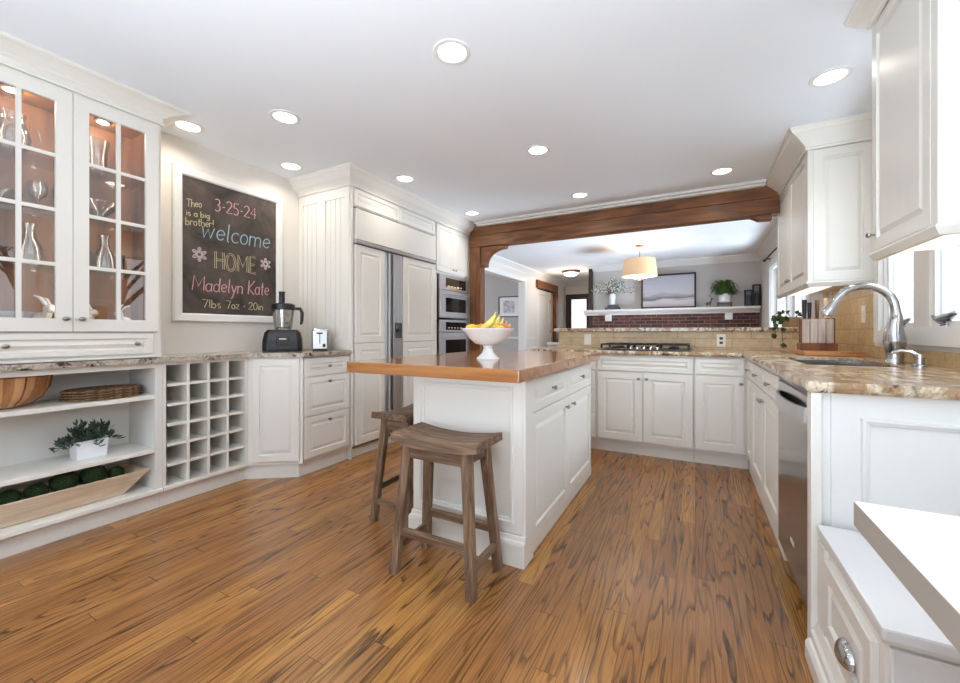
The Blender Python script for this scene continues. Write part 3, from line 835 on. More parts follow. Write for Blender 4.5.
# ------------------------------------------------------------------ things on the open shelves
# acacia salad bowl
def salad_bowl(x, y, z):
    t = thing('salad_bowl', 'large faceted wooden salad bowl on the upper open shelf', 'bowl', (x, y, z))
    pr_ = [(.07, 0), (.12, .015), (.165, .05), (.19, .1), (.2, .155), (.21, .158)]
    inner = [(.192, .15), (.18, .1), (.15, .05), (.1, .022), (.01, .018)]
    mb = MB(); seg = 32; rings = []
    for r, h in pr_ + inner:
        rings.append([(x + r * .66 * (1 + .012 * math.cos(i * PI / 2)) * math.cos(2 * PI * i / seg), y + r * (1 + .012 * math.cos(i * PI / 2)) * math.sin(2 * PI * i / seg), z + h) for i in range(seg)])
    mb.loft(rings); bo = mb.build('bowl_body', 'bowlwood', t, smooth=True)
    bo.data.materials.append(M['bowlpale'])
    for p in bo.data.polygons:
        c = p.center
        if int((math.atan2(c.y, c.x) / (2 * PI) * 16) % 16) % 2: p.material_index = 1
    for k in range(8):
        a = 2 * PI * (k + .5) / 8
        pts = [(x + r * .665 * math.cos(a) * 1.0, y + r * 1.008 * math.sin(a), z + h) for r, h in pr_[1:5]]
        MB().tube(pts, .004, 5).build('rib', 'blockdark', t)
    return t
salad_bowl(-3.02, .60, .7015)
# placemats: stack of oval woven mats
for k in range(4):
    z = .7015 + k * .0145
    mb = MB(); seg = 36; rings = []
    dy, dx = random.uniform(-.008, .008), random.uniform(-.006, .006)
    for r, h in ((.9, 0), (1.0, .004), (1.0, .010), (.94, .014), (.5, .0142)):
        rings.append([(-3.01 + dx + .13 * r * math.cos(2 * PI * i / seg), 1.006 + dy + (.178 - k * .002) * r * (1 + .01 * math.sin(i * 2.1)) * math.sin(2 * PI * i / seg), z + h) for i in range(seg)])
    mb.loft(rings)
    tag(mb.build('woven_placemat', 'woven', origin=(-3.01, 1.006, z)), 'oval brown woven placemat, ' + ['lowest of its stack', 'second from the bottom of the stack', 'third from the bottom of the stack', 'topmost of its stack'][k] + ' on the open shelf', 'placemat', 'stacked woven placemats')
# planter with leafy stems
t = thing('potted_plant', 'bushy dark green plant in a square white pot on the open shelf', 'plant', (-3.02, .945, .376))
mb = MB(); x, y, z = -3.02, .945, .3765
mb.loft([[(x + a * s * .9, y + b * s * 1.15, z + h) for a, b in ((-1, -1), (1, -1), (1, 1), (-1, 1))] for s, h in ((.054, 0), (.06, .1), (.052, .1), (.05, .085))])
mb.build('pot', 'white', t)
mb = MB()
for k in range(64):
    a = random.uniform(0, 2 * PI); lean = random.uniform(.0, 1.25)
    Ln = random.uniform(.09, .165)
    d = Vector((math.cos(a) * math.sin(lean) * .62, math.sin(a) * math.sin(lean), math.cos(lean) * .75))
    p0 = Vector((x + math.cos(a) * .02, y + math.sin(a) * .02, z + .085))
    pts = [p0 + d * Ln * s + Vector((0, 0, -.05 * s * s * lean)) for s in (0, .35, .7, 1)]
    mb.tube([tuple(p) for p in pts], .0014, 4)
    for q in range(9):
        s = .25 + q * .09
        p = p0 + d * Ln * min(s, 1) + Vector((0, 0, -.05 * s * s * lean))
        ld = (d + Vector((random.uniform(-1, 1), random.uniform(-1, 1), random.uniform(-.2, .9)))).normalized()
        sd = ld.cross(Vector((random.uniform(-1, 1), random.uniform(-1, 1), 1))).normalized() * .0078
        up = ld.cross(sd).normalized() * .0012
        e = p + ld * .036; m_ = p + ld * .018
        m_.x = max(m_.x, XL + .03); e.x = max(e.x, XL + .03)
        mb.loft([[tuple(p - sd * .2), tuple(p + sd * .2), tuple(p + up)], [tuple(m_ - sd), tuple(m_ + sd), tuple(m_ + up)], [tuple(e - sd * .1), tuple(e + sd * .1), tuple(e + up * .2)]])
mb.build('foliage', 'leafd', t)
# long dough bowl trough
t = thing('wooden_trough', 'long pale wooden trough filled with moss balls on the lowest shelf', 'planter', (-3.02, .60, .131))
z = .1315
def ringr(ya, yb, xa, xb, h): return [(xa, ya, z + h), (xb, ya, z + h), (xb, yb, z + h), (xa, yb, z + h)]
mb = MB().loft([ringr(.13 + .02, 1.075, -3.10, -2.945, 0), ringr(.03, 1.19, -3.135, -2.895, .125), ringr(.055, 1.16, -3.118, -2.912, .125), ringr(.17, 1.05, -3.09, -2.955, .02)])
bmesh.ops.bevel(mb.bm, geom=mb.bm.edges[:], offset=.003, segments=1, affect='EDGES')
mb.build('trough_body', 'palewood', t)
for k, (yy, r, xx) in enumerate([(.639, .046, -3.0), (.545, .044, -3.03), (.735, .046, -3.0), (.84, .058, -3.0), (.902, .028, -3.075), (.958, .058, -3.0), (1.06, .038, -3.0), (.45, .045, -3.01), (.35, .05, -3.0)]):
    zz = z + .162 - r * .35 if r > .05 else z + .125 - r * .1
    mb = MB().ball((xx, yy, zz), r, 1, 1, .95, 18, 12, .0025)
    names = ['fifth ball from the trough tip', 'small one behind', 'dark one left of the bright green ball', 'brightest green and biggest', 'small one between the two largest', 'large round one near the trough end', 'closest to the trough tip', 'at the picture edge', 'beyond the picture edge']
    lab = {0: 'moss ball just inside the picture edge in the trough', 1: 'moss ball in the trough past the picture edge beside the last visible one', 2: 'dark moss ball between the large green one and the picture edge', 3: 'large green moss ball in the middle of the trough', 4: 'small moss ball wedged between the two largest in the trough', 5: 'tall moss ball near the trough end under the white pot', 6: 'last small moss ball at the pointed end of the trough', 7: 'moss ball in the unseen half of the trough', 8: 'moss ball in the hidden end of the trough'}[k]
    tag(mb.build('moss_ball', 'moss', origin=(xx, yy, z + .03), smooth=True, auto=False), lab, 'moss ball', 'moss balls in the trough')

# ------------------------------------------------------------------ chalkboard
CBX = XL
t = thing('chalkboard', 'framed black chalkboard with coloured welcome lettering on the left wall', 'chalkboard', (CBX, 1.85, 1.7))
CY0, CY1, CZ0, CZ1 = 1.435, 2.275, 1.155, 2.255
MB(LF).box(CY0 + .05, CY1 - .05, CBX + .001, CBX + .012, CZ0 + .05, CZ1 - .05).build('slate_panel', 'slate', t)
mb = MB(LF); w = .06
rings = []
fr = [(0, .001), (0, .022), (.008, .03), (w - .01, .026), (w, .018), (w, .001)]
rings = [[(CY0 + i, CBX + n, CZ0 + i), (CY1 - i, CBX + n, CZ0 + i), (CY1 - i, CBX + n, CZ1 - i), (CY0 + i, CBX + n, CZ1 - i)] for i, n in fr]
mb.loft(rings, closed=True).build('white_frame', 'trimw', t)

def arc(cx, cy, rx, ry, a0, a1, n=9):
    return [(cx + rx * math.cos(math.radians(a0 + (a1 - a0) * i / n)), cy + ry * math.sin(math.radians(a0 + (a1 - a0) * i / n))) for i in range(n + 1)]
X_ = .58
G = {
 'T': (.7, [[(0, 1), (.72, .98)], [(.36, 1), (.34, 0)]]),
 'H': (.66, [[(0, 1), (0, 0)], [(.6, 1), (.6, 0)], [(0, .52), (.6, .52)]]),
 'O': (.78, [arc(.36, .5, .34, .5, 90, 450, 16)]),
 'M': (.86, [[(0, 0), (.04, 1), (.4, .3), (.76, 1), (.8, 0)]]),
 'E': (.56, [[(.5, 1), (0, 1), (0, 0), (.5, 0)], [(0, .52), (.42, .52)]]),
 'K': (.62, [[(.02, 1), (0, 0)], [(.55, 1), (.02, .42), (.58, 0)]]),
 'a': (.52, [arc(.22, .28, .21, .28, 50, 400, 12), [(.43, X_), (.42, .1), (.5, 0)]]),
 'b': (.5, [[(0, 1), (0, 0)], arc(.2, .27, .2, .27, 150, -150, 10)]),
 'c': (.42, [arc(.22, .28, .21, .28, 45, 315, 10)]),
 'd': (.52, [arc(.22, .28, .21, .28, 40, 400, 12), [(.43, 1), (.42, .08), (.5, 0)]]),
 'e': (.48, [[(.02, .28), (.4, .34)] + arc(.22, .3, .2, .27, 10, 320, 12)]),
 'g': (.5, [arc(.22, .3, .2, .26, 40, 400, 12), [(.42, X_), (.42, -.15)] + arc(.22, -.18, .2, .18, 0, -150, 8)]),
 'h': (.5, [[(0, 1), (0, 0)], [(0, .3)] + arc(.2, .36, .2, .2, 170, 0, 7) + [(.41, 0)]]),
 'i': (.18, [[(.06, X_), (.06, 0)], [(.06, .78), (.07, .84)]]),
 'l': (.2, [[(.05, 1), (.05, .08), (.12, 0)]]),
 'm': (.74, [[(0, X_), (0, 0)], [(0, .35)] + arc(.16, .4, .16, .16, 170, 0, 6) + [(.32, 0)], [(.32, .35)] + arc(.48, .4, .16, .16, 170, 0, 6) + [(.65, 0)]]),
 'n': (.48, [[(0, X_), (0, 0)], [(0, .35)] + arc(.19, .38, .19, .18, 170, 0, 6) + [(.39, 0)]]),
 'o': (.48, [arc(.21, .28, .2, .28, 90, 450, 12)]),
 'r': (.36, [[(0, X_), (0, 0)], [(0, .34)] + arc(.18, .38, .17, .17, 170, 40, 5)]),
 's': (.38, [arc(.17, .42, .14, .14, 40, 270, 7) + arc(.17, .14, .15, .14, 90, -140, 7)]),
 't': (.36, [[(.14, .92), (.14, .08), (.24, 0)], [(0, .62), (.3, .62)]]),
 'w': (.66, [[(0, X_), (.12, .02), (.28, .5), (.44, .02), (.58, X_)]]),
 'y': (.46, [[(0, X_), (.2, .08)], [(.4, X_), (.12, -.35), (0, -.38)]]),
 'z': (.42, [[(0, X_), (.36, X_), (0, 0), (.38, 0)]]),
 '0': (.6, [arc(.26, .5, .25, .5, 90, 450, 14)]),
 '2': (.6, [arc(.25, .72, .24, .27, 160, -20, 8) + [(.0, 0), (.54, 0)]]),
 '3': (.58, [arc(.22, .76, .22, .24, 140, -80, 8) + arc(.22, .26, .25, .27, 80, -140, 9)]),
 '4': (.6, [[(.42, 0), (.42, 1), (0, .36), (.54, .36)]]),
 '5': (.58, [[(.48, 1), (.08, 1), (.04, .58)] + arc(.22, .3, .25, .3, 110, -140, 9)]),
 '7': (.56, [[(0, 1), (.5, 1), (.16, 0)]]),
 '-': (.36, [[(.04, .42), (.28, .45)]]),
 '!': (.2, [[(.08, 1), (.06, .3)], [(.06, .1), (.06, .02)]]),
 '*': (.3, [arc(.1, .4, .05, .05, 0, 360, 6)]),
 ' ': (.3, []),
}
def write(s, ya, yb, zb, h, mat, r=.0035, slope=0.0, slant=0.0, double=False, gap=.06, label=None, wob=.012):
    tot = sum(G[c][0] + gap for c in s) - gap
    k = (yb - ya) / tot
    mb = MB(); x = 0
    for ci, c in enumerate(s):
        wd, st = G[c]
        dz = random.uniform(-wob, wob) * 2
        for line in st:
            pts = []
            for (px, py) in line:
                yy = ya + (x + px + slant * py) * k
                zz = zb + slope * (yy - ya) + (py + dz) * h
                pts.append((yy, zz))
            lines = [pts]
            if double:
                lines = []
                for sg in (-1, 1):
                    q = []
                    for i, p in enumerate(pts):
                        a = pts[max(i - 1, 0)]; b = pts[min(i + 1, len(pts) - 1)]
                        dx_, dy_ = b[0] - a[0], b[1] - a[1]; l_ = math.hypot(dx_, dy_) or 1
                        q.append((p[0] - dy_ / l_ * .0065 * sg, p[1] + dx_ / l_ * .0065 * sg))
                    lines.append(q)
            for q in lines: mb.tube([(CBX + .0125, a, b) for a, b in q], r, 5)
        x += wd + gap
    o = mb.build('lettering', mat, t)
    if label: o['label'] = label
write('Theo', 1.522, 1.625, 1.975, .055, 'chalk_y', .0026, .2, label='yellow chalk lettering')
write('is a big', 1.522, 1.68, 1.915, .042, 'chalk_y', .0026, .08, label='yellow chalk lettering')
write('brother!', 1.518, 1.71, 1.845, .055, 'chalk_y', .0026, .12, label='yellow chalk lettering')
write('3-25-24', 1.715, 2.04, 1.998, .09, 'chalk_p', .0038, .05, label='pink chalk date')
write('welcome', 1.62, 2.16, 1.775, .14, 'chalk_b', .0042, .02, slant=.12, label='light blue chalk lettering')
write('HOME', 1.72, 2.04, 1.56, .13, 'chalk_y', .0018, .0, double=True, gap=.14, label='outlined pale yellow chalk lettering')
write('Madelyn', 1.56, 1.93, 1.385, .105, 'chalk_p', .004, 0, slant=.1, label='pink chalk lettering')
write('Kate', 1.97, 2.15, 1.39, .11, 'chalk_p', .004, 0, slant=.1, label='pink chalk lettering')
write('7lbs', 1.63, 1.76, 1.262, .06, 'chalk_y', .003, label='yellow chalk lettering')
write('7oz', 1.80, 1.90, 1.262, .06, 'chalk_y', .003, label='yellow chalk lettering')
write('*', 1.935, 1.945, 1.262, .06, 'chalk_y', .003, label='yellow chalk dot')
write('20in', 1.975, 2.10, 1.262, .06, 'chalk_y', .003, label='yellow chalk lettering')
def flower(yc, zc, R):
    mb = MB()
    for k in range(6):
        a = PI / 6 + k * PI / 3
        pts = []
        for q in range(9):
            b = PI * q / 8
            rr = R * math.sin(b) * .0 + R * (q / 8 if q <= 4 else (8 - q) / 8) * 2
            off = R * .2 * math.sin(b) * (1 if q <= 4 else -1)
        loop = arc(R * .62, 0, R * .38, R * .2, 0, 360, 10)
        pts = [(yc + p * math.cos(a) - q * math.sin(a), zc + p * math.sin(a) + q * math.cos(a)) for p, q in loop]
        mb.tube([(CBX + .0125, p, q) for p, q in pts], .003, 5)
        mb.tube([(CBX + .0125, yc + R * .3 * math.cos(a), zc + R * .3 * math.sin(a)), (CBX + .0125, yc + R * .85 * math.cos(a), zc + R * .85 * math.sin(a))], .003, 5)
    o = mb.build('chalk_flower', 'chalk_w', t)
flower(1.608, 1.648, .052)
flower(2.12, 1.655, .048)

# ------------------------------------------------------------------ fridge surround, refrigerator, oven tower
SX = -2.572
CRC = [(0, 2.315), (.012, 2.315), (.016, 2.33), (.01, 2.335), (.03, 2.355), (.055, 2.372), (.08, 2.405), (.088, 2.415), (.095, 2.417), (.1, 2.432), (.108, 2.436), (.108, 2.449), (0, 2.449)]
t = thing('tall_fridge_surround', 'tall white cabinet surround with grooved side panel and crown around the refrigerator', 'cabinet', (-2.87, 3.0, 0))
PF = frame((XW, 2.478, 0), (1, 0), (0, -1))     # side panel faces -Y
W_ = SX - XW
mb = MB().box(XW, SX, 2.462, 2.482, 0.0, 2.449)
mb.box(SX, SX + .012, 2.458, 2.487, .105, 2.32)
# frame stiles
def pf(u0, u1, z0, z1, n0, n1): mb.box(XW + u0, XW + u1, 2.462 - n1, 2.462 - n0, z0, z1)
zt, zb_ = 2.32, .93
pf(0, .05, zb_, zt, 0, .012); pf(W_ - .05, W_, zb_, zt, 0, .012); pf(W_ * .5 - .03, W_ * .5 + .03, zb_, zt, 0, .012)
pf(.05, W_ * .5 - .03, zt - .09, zt, 0, .012); pf(W_ * .5 + .03, W_ - .05, zt - .09, zt, 0, .012)
pf(.05, W_ * .5 - .03, zb_, zb_ + .1, 0, .012); pf(W_ * .5 + .03, W_ - .05, zb_, zb_ + .1, 0, .012)
for a, b in ((.055, W_ * .5 - .035), (W_ * .5 + .035, W_ - .055)):
    n = 4; s = (b - a) / n
    for i in range(n): pf(a + i * s + .003, a + (i + 1) * s - .003, zb_ + .1, zt - .09, 0, .005)
mb.build('side_panel', 'cab', t)
MB().sweep([(XW, 2.45), (SX + .014, 2.45), (SX + .014, 4.449)], CRC).build('crown_moulding', 'cab', t)
mb = MB(); mb.box(XW, SX, 2.483, 3.708, 2.16, 2.449); mb.box(XW, SX, 3.709, 3.729, 0, 2.16); mb.build('upper_carcass', 'cab', t)
door(t, LF, 2.495, 3.09, 2.165, 2.312, SX, .016, name='upper_panel', rail=.035)
door(t, LF, 3.10, 3.70, 2.165, 2.312, SX, .016, name='upper_panel', rail=.035)
MB().box(XW, -2.60, 2.483, 3.70, 0, .075).build('toe_kick', 'cab', t)

t = thing('built_in_refrigerator', 'white panelled built-in refrigerator with steel handles on the left wall', 'refrigerator', (-2.87, 3.1, .08))
RX = -2.578
MB().box(XW + .01, RX, 2.49, 3.70, .08, 2.155).build('refrigerator_body', 'steel_dark', t)
MB(LF).panel(2.505, 3.695, 1.875, 2.14, RX, RX + .035, .001, 'slab').build('grille_panel', 'cab', t)
MB(LF).box(2.49, 3.70, RX, RX + .045, 1.838, 1.868, .004).build('steel_strip', 'steel', t)
def fridge_door(u0, u1):
    d = MB(LF).panel(u0, u1, .985, 1.832, RX, RX + .028, .06).panel(u0, u1, .11, .981, RX, RX + .028, .06)
    return d.build('door', 'cab', t)
d1 = fridge_door(2.503, 2.872)
d2 = fridge_door(3.14, 3.695)
for yy, d in ((2.905, d1), (2.965, d2)):
    MB(LF).box(yy - .022, yy + .022, RX, RX + .02, .11, 1.832).build('handle_plate', 'steel', d)
    MB(LF).box(yy - .009, yy + .009, RX + .0, RX + .06, .13, 1.82, .006, 2).build('handle', 'steel', d)
MB(LF).box(3.0, 3.13, RX, RX + .022, .11, 1.832, .002).build('steel_panel', 'steel', t)
MB(LF).box(3.02, 3.12, RX + .022, RX + .026, 1.02, 1.17, .001).build('dispenser_recess', 'blackglass', t)

t = thing('oven_tower_cabinet', 'tall white oven cabinet with two small doors above the microwave', 'cabinet', (-2.87, 4.1, 0))
OX = -2.578
y0, y1 = 3.731, 4.449
mb = MB(); mb.box(XW, OX, y0, y1, 1.75, 2.449); mb.box(XW, OX, y0, y0 + .03, .105, 1.75); mb.box(XW, OX, y1 - .02, y1, .105, 1.75)
mb.box(XW, OX, y0 + .03, y1 - .02, .105, .45); mb.box(XW, XW + .02, y0 + .03, y1 - .02, .45, 1.75)
mb.build('cabinet_body', 'cab', t)
ym = (y0 + y1) / 2
door(t, LF, y0 + .005, ym, 1.775, 2.312, OX, .02, kn=(ym - .03, 1.82), rail=.045)
door(t, LF, ym, y1 - .005, 1.775, 2.312, OX, .02, kn=(ym + .03, 1.82), rail=.045)
door(t, LF, y0 + .005, y1 - .005, .12, .44, OX, .02, kn=(ym, .38), name='drawer')
MB().box(XW, -2.60, y0, y1, 0, .104).build('toe_kick', 'cab', t)

def oven(name, label, cat, zb, zt, ctrl):
    t = thing(name, label, cat, (-2.8, 4.09, zb))
    a, b = 3.785, 4.425
    MB(LF).box(a, b, -2.95, OX + .008, zb, zt).build('oven_body', 'steel_dark', t)
    c = MB(LF).box(a, b, OX + .0085, OX + .028, ctrl + .006, zt, .003).build('control_panel', 'steel', t)
    MB(LF).box(a + .12, b - .06, OX + .0285, OX + .030, ctrl + .03, zt - .028).build('display', 'blackglass', c)
    for k in range(5):
        MB(LF).box(a + .16 + k * .07, a + .2 + k * .07, OX + .0302, OX + .031, ctrl + .05, ctrl + .058).build('display_mark', 'plate', c)
    d = MB(LF).box(a, b, OX + .0085, OX + .034, zb, ctrl, .003).build('door', 'steel', t)
    MB(LF).box(a + .11, b - .07, OX + .0345, OX + .036, zb + .07, ctrl - .085).build('door_glass', 'blackglass', d)
    h = MB(LF); zc = ctrl - .045
    h.tube([(a + .07, OX + .034, zc), (a + .07, OX + .075, zc), (b - .07, OX + .075, zc), (b - .07, OX + .034, zc)], .011, 8)
    h.build('handle', 'steel', d, smooth=True)
    return t
oven('built_in_microwave', 'stainless built-in microwave, the higher of the two wall ovens', 'microwave', 1.245, 1.742, 1.565)
oven('wall_oven', 'stainless wall oven with black glass door beneath the microwave', 'oven', .56, 1.225, 1.075)

# ------------------------------------------------------------------ RIGHT RUN and BACK RUN
RF = frame((0, 0, 0), (0, -1), (-1, 0))      # u=-Y, n=-X
BF = frame((0, 0, 0), (1, 0), (0, -1))       # u=X, n=-Y
RX0 = .372                                    # carcass front on the right run
BY0 = 3.715
XRW = XR - .002
# dishwasher
t = thing('dishwasher', 'stainless steel dishwasher with a curved bar handle in the right counter run', 'dishwasher', (.7, 2.1, 0))
MB().box(RX0, XRW - .03, 1.742, 2.346, .09, .872).build('tub_housing', 'steel_dark', t)
d = MB().box(RX0 - .024, RX0 - .0005, 1.745, 2.343, .10, .855, .004).build('door', 'steel_dark', t)
MB().box(RX0 - .02, RX0 - .0005, 1.745, 2.343, .857, .874).build('control_strip', 'black', t)
hn = MB()
pts = [];
for i in range(13):
    s = i / 12; pts.append((RX0 - .026 - .03 * math.sin(PI * s) ** .6, 1.79 + s * .51, .785))
rings = [[(p[0] - .009, p[1], p[2] - .026), (p[0] + .006, p[1], p[2] - .026), (p[0] + .006, p[1], p[2] + .026), (p[0] - .004, p[1], p[2] + .026)] for p in pts]
hn.loft(rings).build('handle', 'steel', d)
MB().box(RX0 - .026, RX0 - .0245, 2.0, 2.06, .22, .235).build('badge', 'plate', d)
MB().box(RX0 + .03, RX0 + .04, 1.745, 2.343, 0, .089).build('toe_kick', 'black', t)
# sink base
t = thing('sink_base_cabinet', 'white base cabinet with two drawers and two doors between dishwasher and corner', 'cabinet', (.7, 2.9, 0))
mb = MB(); mb.box(RX0, XRW, 2.348, 3.37, .105, .66); mb.box(RX0, RX0 + .018, 2.348, 3.37, .66, .878); mb.build('cabinet_body', 'cab', t)
for a, b, kside in ((2.365, 2.862, 1), (2.867, 3.355, -1)):
    door(t, RF, -b, -a, .735, .865, -RX0, .02, kn=(-(a + b) / 2, .8), name='drawer', rail=.03)
    ky = (2.83 if kside == 1 else 2.90)
    door(t, RF, -b, -a, .125, .728, -RX0, .02, kn=(-ky, .675), rail=.055)
MB().box(RX0 + .0, XRW, 2.348, 3.37, 0, .104).build('toe_kick', 'cab', t)
# corner section
t = thing('corner_base_cabinet', 'narrow white corner base cabinet with one drawer beside the sink doors', 'cabinet', (.7, 3.6, 0))
MB().box(RX0, XRW, 3.372, BY0 + .02, .105, .878).build('cabinet_body', 'cab', t)
door(t, RF, -3.66, -3.375, .735, .865, -RX0, .02, kn=(-3.52, .8), name='drawer', rail=.03)
door(t, RF, -3.66, -3.375, .125, .728, -RX0, .02, rail=.05)
MB().box(RX0, XRW, 3.372, BY0 + .02, 0, .104).build('toe_kick', 'cab', t)
# back run
def back_cab(name, label, x0, x1, drawers, doors, deep=4.345):
    t = thing(name, label, 'cabinet', ((x0 + x1) / 2, 4.0, 0))
    MB().box(x0 + .0007, x1 - .0007, BY0, deep, .105, .878).build('cabinet_body', 'cab', t)
    for u0, u1, z0, z1, k in drawers: door(t, BF, u0, u1, z0, z1, -BY0, .02, kn=k, name='drawer', rail=.035)
    for u0, u1, z0, z1, k in doors: door(t, BF, u0, u1, z0, z1, -BY0, .02, kn=k, rail=.06)
    MB().box(x0 + .0007, x1 - .0007, BY0 + .045, deep, 0, .104).build('toe_kick', 'cab', t)
    return t
BY0 = 3.722
back_cab('cooktop_base_cabinet', 'white base cabinet with a long drawer front and two doors below the gas cooktop', -.785, -.008,
         [(-.78, -.013, .735, .868, None)], [(-.78, -.40, .125, .728, (-.43, .675)), (-.395, -.013, .125, .728, (-.365, .675))])
back_cab('single_door_base_cabinet', 'white base cabinet with one drawer and one door right of the cooktop', -.007, .3715,
         [(0, .342, .735, .868, None)], [(0, .342, .125, .728, (.315, .675))])
back_cab('drawer_stack_cabinet', 'white drawer stack left of the cooktop, mostly behind the island', -1.36, -.786,
         [(-1.355, -.80, .735, .868, (-1.08, .8)), (-1.355, -.80, .56, .73, (-1.08, .65)), (-1.355, -.80, .35, .555, (-1.08, .5)), (-1.355, -.80, .125, .345, (-1.08, .3))], [])

# countertop right, L with sink cut-out
SKX0, SKX1, SKY0, SKY1 = .50, .86, 2.56, 3.28
ZT0, ZT1 = .88, .916
mb = MB()
XE = .332
for a in ((XE, SKX0, 1.692, 4.349), (SKX1, XRW, 1.692, 4.349), (SKX0, SKX1, 1.692, SKY0), (SKX0, SKX1, SKY1, 4.349), (-1.42, XE, 3.682, 4.349)):
    mb.box(a[0], a[1], a[2], a[3], ZT0, ZT1)
bmesh.ops.remove_doubles(mb.bm, verts=mb.bm.verts[:], dist=.0001)
tag(mb.build('granite_countertop', 'gran_r', origin=(.6, 3, .88)), 'granite L shaped countertop tinted golden for warm window light, with the sink and cooktop', 'countertop')
mb = MB().sweep([(-1.42, 3.682), (XE, 3.682), (XE, 1.692), (XRW, 1.692)][::-1], [(0, .881), (-.002, .884), (-.006, .889), (-.0075, .898), (-.006, .908), (-.002, .914), (0, .9155)])
o = mb.build('nosing', 'gran_r', bpy.data.objects.get('granite_countertop.001') or bpy.data.objects['granite_countertop'])
# sink
t = thing('kitchen_sink', 'stainless undermount sink in the counter before the faucet', 'sink', (.68, 2.9, .7))
e = .003
rg = lambda i, z: [(SKX0 + i, SKY0 + i, z), (SKX1 - i, SKY0 + i, z), (SKX1 - i, SKY1 - i, z), (SKX0 + i, SKY1 - i, z)]
MB().loft([rg(e, .902), rg(e + .012, .902), rg(e + .016, .72), rg(e + .06, .70)], False, True).build('basin', 'steel_dark', t)
MB().lathe([(.04, .7005), (.045, .704), (.02, .703)], (.68, 2.92, 0), 16).build('drain', 'steel_dark', t)
# end panel facing the camera
t = thing('counter_end_panel', 'white framed end panel below the granite counter beside the dishwasher', 'panel', (.7, 1.79, 0))
mb = MB(frame((0, 1.715, 0), (1, 0), (0, -1)))
mb.panel(.395, XRW, .0, .879, -.024, 0.0, .075, 'flat'); mb.box(.345, .3945, -.024, 0, 0, .879)
mb.build('panel_board', 'trimw', t)
MB().box(.339, .368, 1.6915, 1.741, 0, .879, .004, 2).build('corner_stile', 'cab', t)

# bench / window seat
t = thing('built_in_bench', 'low white built-in bench with a drawer beneath the table edge', 'bench', (.68, 1.45, 0))
bx, by0, by1 = .368, 1.175, 1.69
MB().box(bx, XRW, by0 + .02, by1, .09, .416).build('bench_body', 'cab', t)
st = MB().box(.353, XRW, by0 - .012, by1, .417, .447, .006, 2); st.build('seat', 'tablew', t)
MB().sweep([(.368, by1), (.368, by0 + .02), (XRW, by0 + .02)][::-1], [(0, .40), (-.006, .40), (-.012, .4165), (0, .4165)]).build('seat_moulding', 'cab', t)
MB().box(.356, .3678, by1 - .075, by1, .1, .395).build('stile', 'cab', t)
dw = MB(RF).panel(-(by1 - .09), -(by0 + .05), .15, .375, -bx + .0005, -bx + .016, .045).build('drawer', 'cab', t)
# cup pull
mb = MB(); cx, cy, cz = bx - .0165, 1.37, .248
rings = []
for i in range(9):
    a = PI * i / 8
    rings.append([(cx - .026 * math.sin(b) * (0.35 + .65 * math.sin(a)) , cy - .048 * math.cos(a), cz - .02 + .042 * math.cos(b) * (.4 + .6 * math.sin(a))) for b in [PI / 2 * k / 5 for k in range(6)]] + [(cx + .001, cy - .048 * math.cos(a), cz - .02)])
mb.loft(rings).build('cup_pull', 'chrome', dw, smooth=True)
MB(frame((0, by0 + .02, 0), (1, 0), (0, -1))).panel(.374, XRW, .1, .395, 0.0005, .014, .05, 'flat').build('end_panel', 'trimw', t)
MB().sweep([(.368, by1), (.368, by0 + .02), (XRW, by0 + .02)][::-1], [(0, 0), (-.045, 0), (-.045, .05), (-.038, .062), (-.03, .066), (-.03, .09), (-.022, .1), (-.012, .125), (0, .13)]).build('base_moulding', 'cab', t)

# white table top in the corner of the picture
t = thing('white_table', 'thick white table top in front of the bench', 'table', (.66, .55, 0))
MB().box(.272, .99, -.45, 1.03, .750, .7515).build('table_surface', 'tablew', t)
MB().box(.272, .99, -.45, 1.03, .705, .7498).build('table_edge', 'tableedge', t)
MB().lathe([(.05, .12), (.06, .2), (.04, .35), (.05, .6), (.09, .7045)], (.66, .0, 0), 20).build('pedestal', 'tablew', t, smooth=True)
MB().lathe([(.25, 0), (.25, .03), (.22, .05), (.06, .119)], (.66, .0, 0), 28).build('foot', 'tablew', t, smooth=True)

# half wall behind the cooktop with tile and granite ledge
struct(MB().box(-1.34, XRW, 4.362, 4.455, 0, 1.083).build('wall_half', 'wall_grey'))
struct(MB().box(-1.34, XRW, 4.351, 4.3615, .917, 1.083).build('trim_7', 'tile_back'))
tag(MB().box(-1.385, XRW, 4.32, 4.50, 1.0835, 1.122, .008, 2).build('granite_ledge', 'gran_r', origin=(0, 4.4, 1.08)), 'raised narrow granite ledge on the tiled half wall behind the cooktop', 'ledge')
# tile on the right wall
struct(MB().box(XR - .010, XR - .0005, 3.471, 4.350, .917, 1.43).box(XR - .010, XR - .0005, 2.31, 3.471, .917, .988).build('trim_8', 'tile_side'))
struct(MB().box(XR - .010, XR - .0005, 1.70, 2.309, .917, 1.40).build('trim_9', 'tile_side'))
struct(MB().box(XR - .010, XR - .0005, 4.503, 4.62, .917, 1.43).build('trim_10', 'tile_side'))

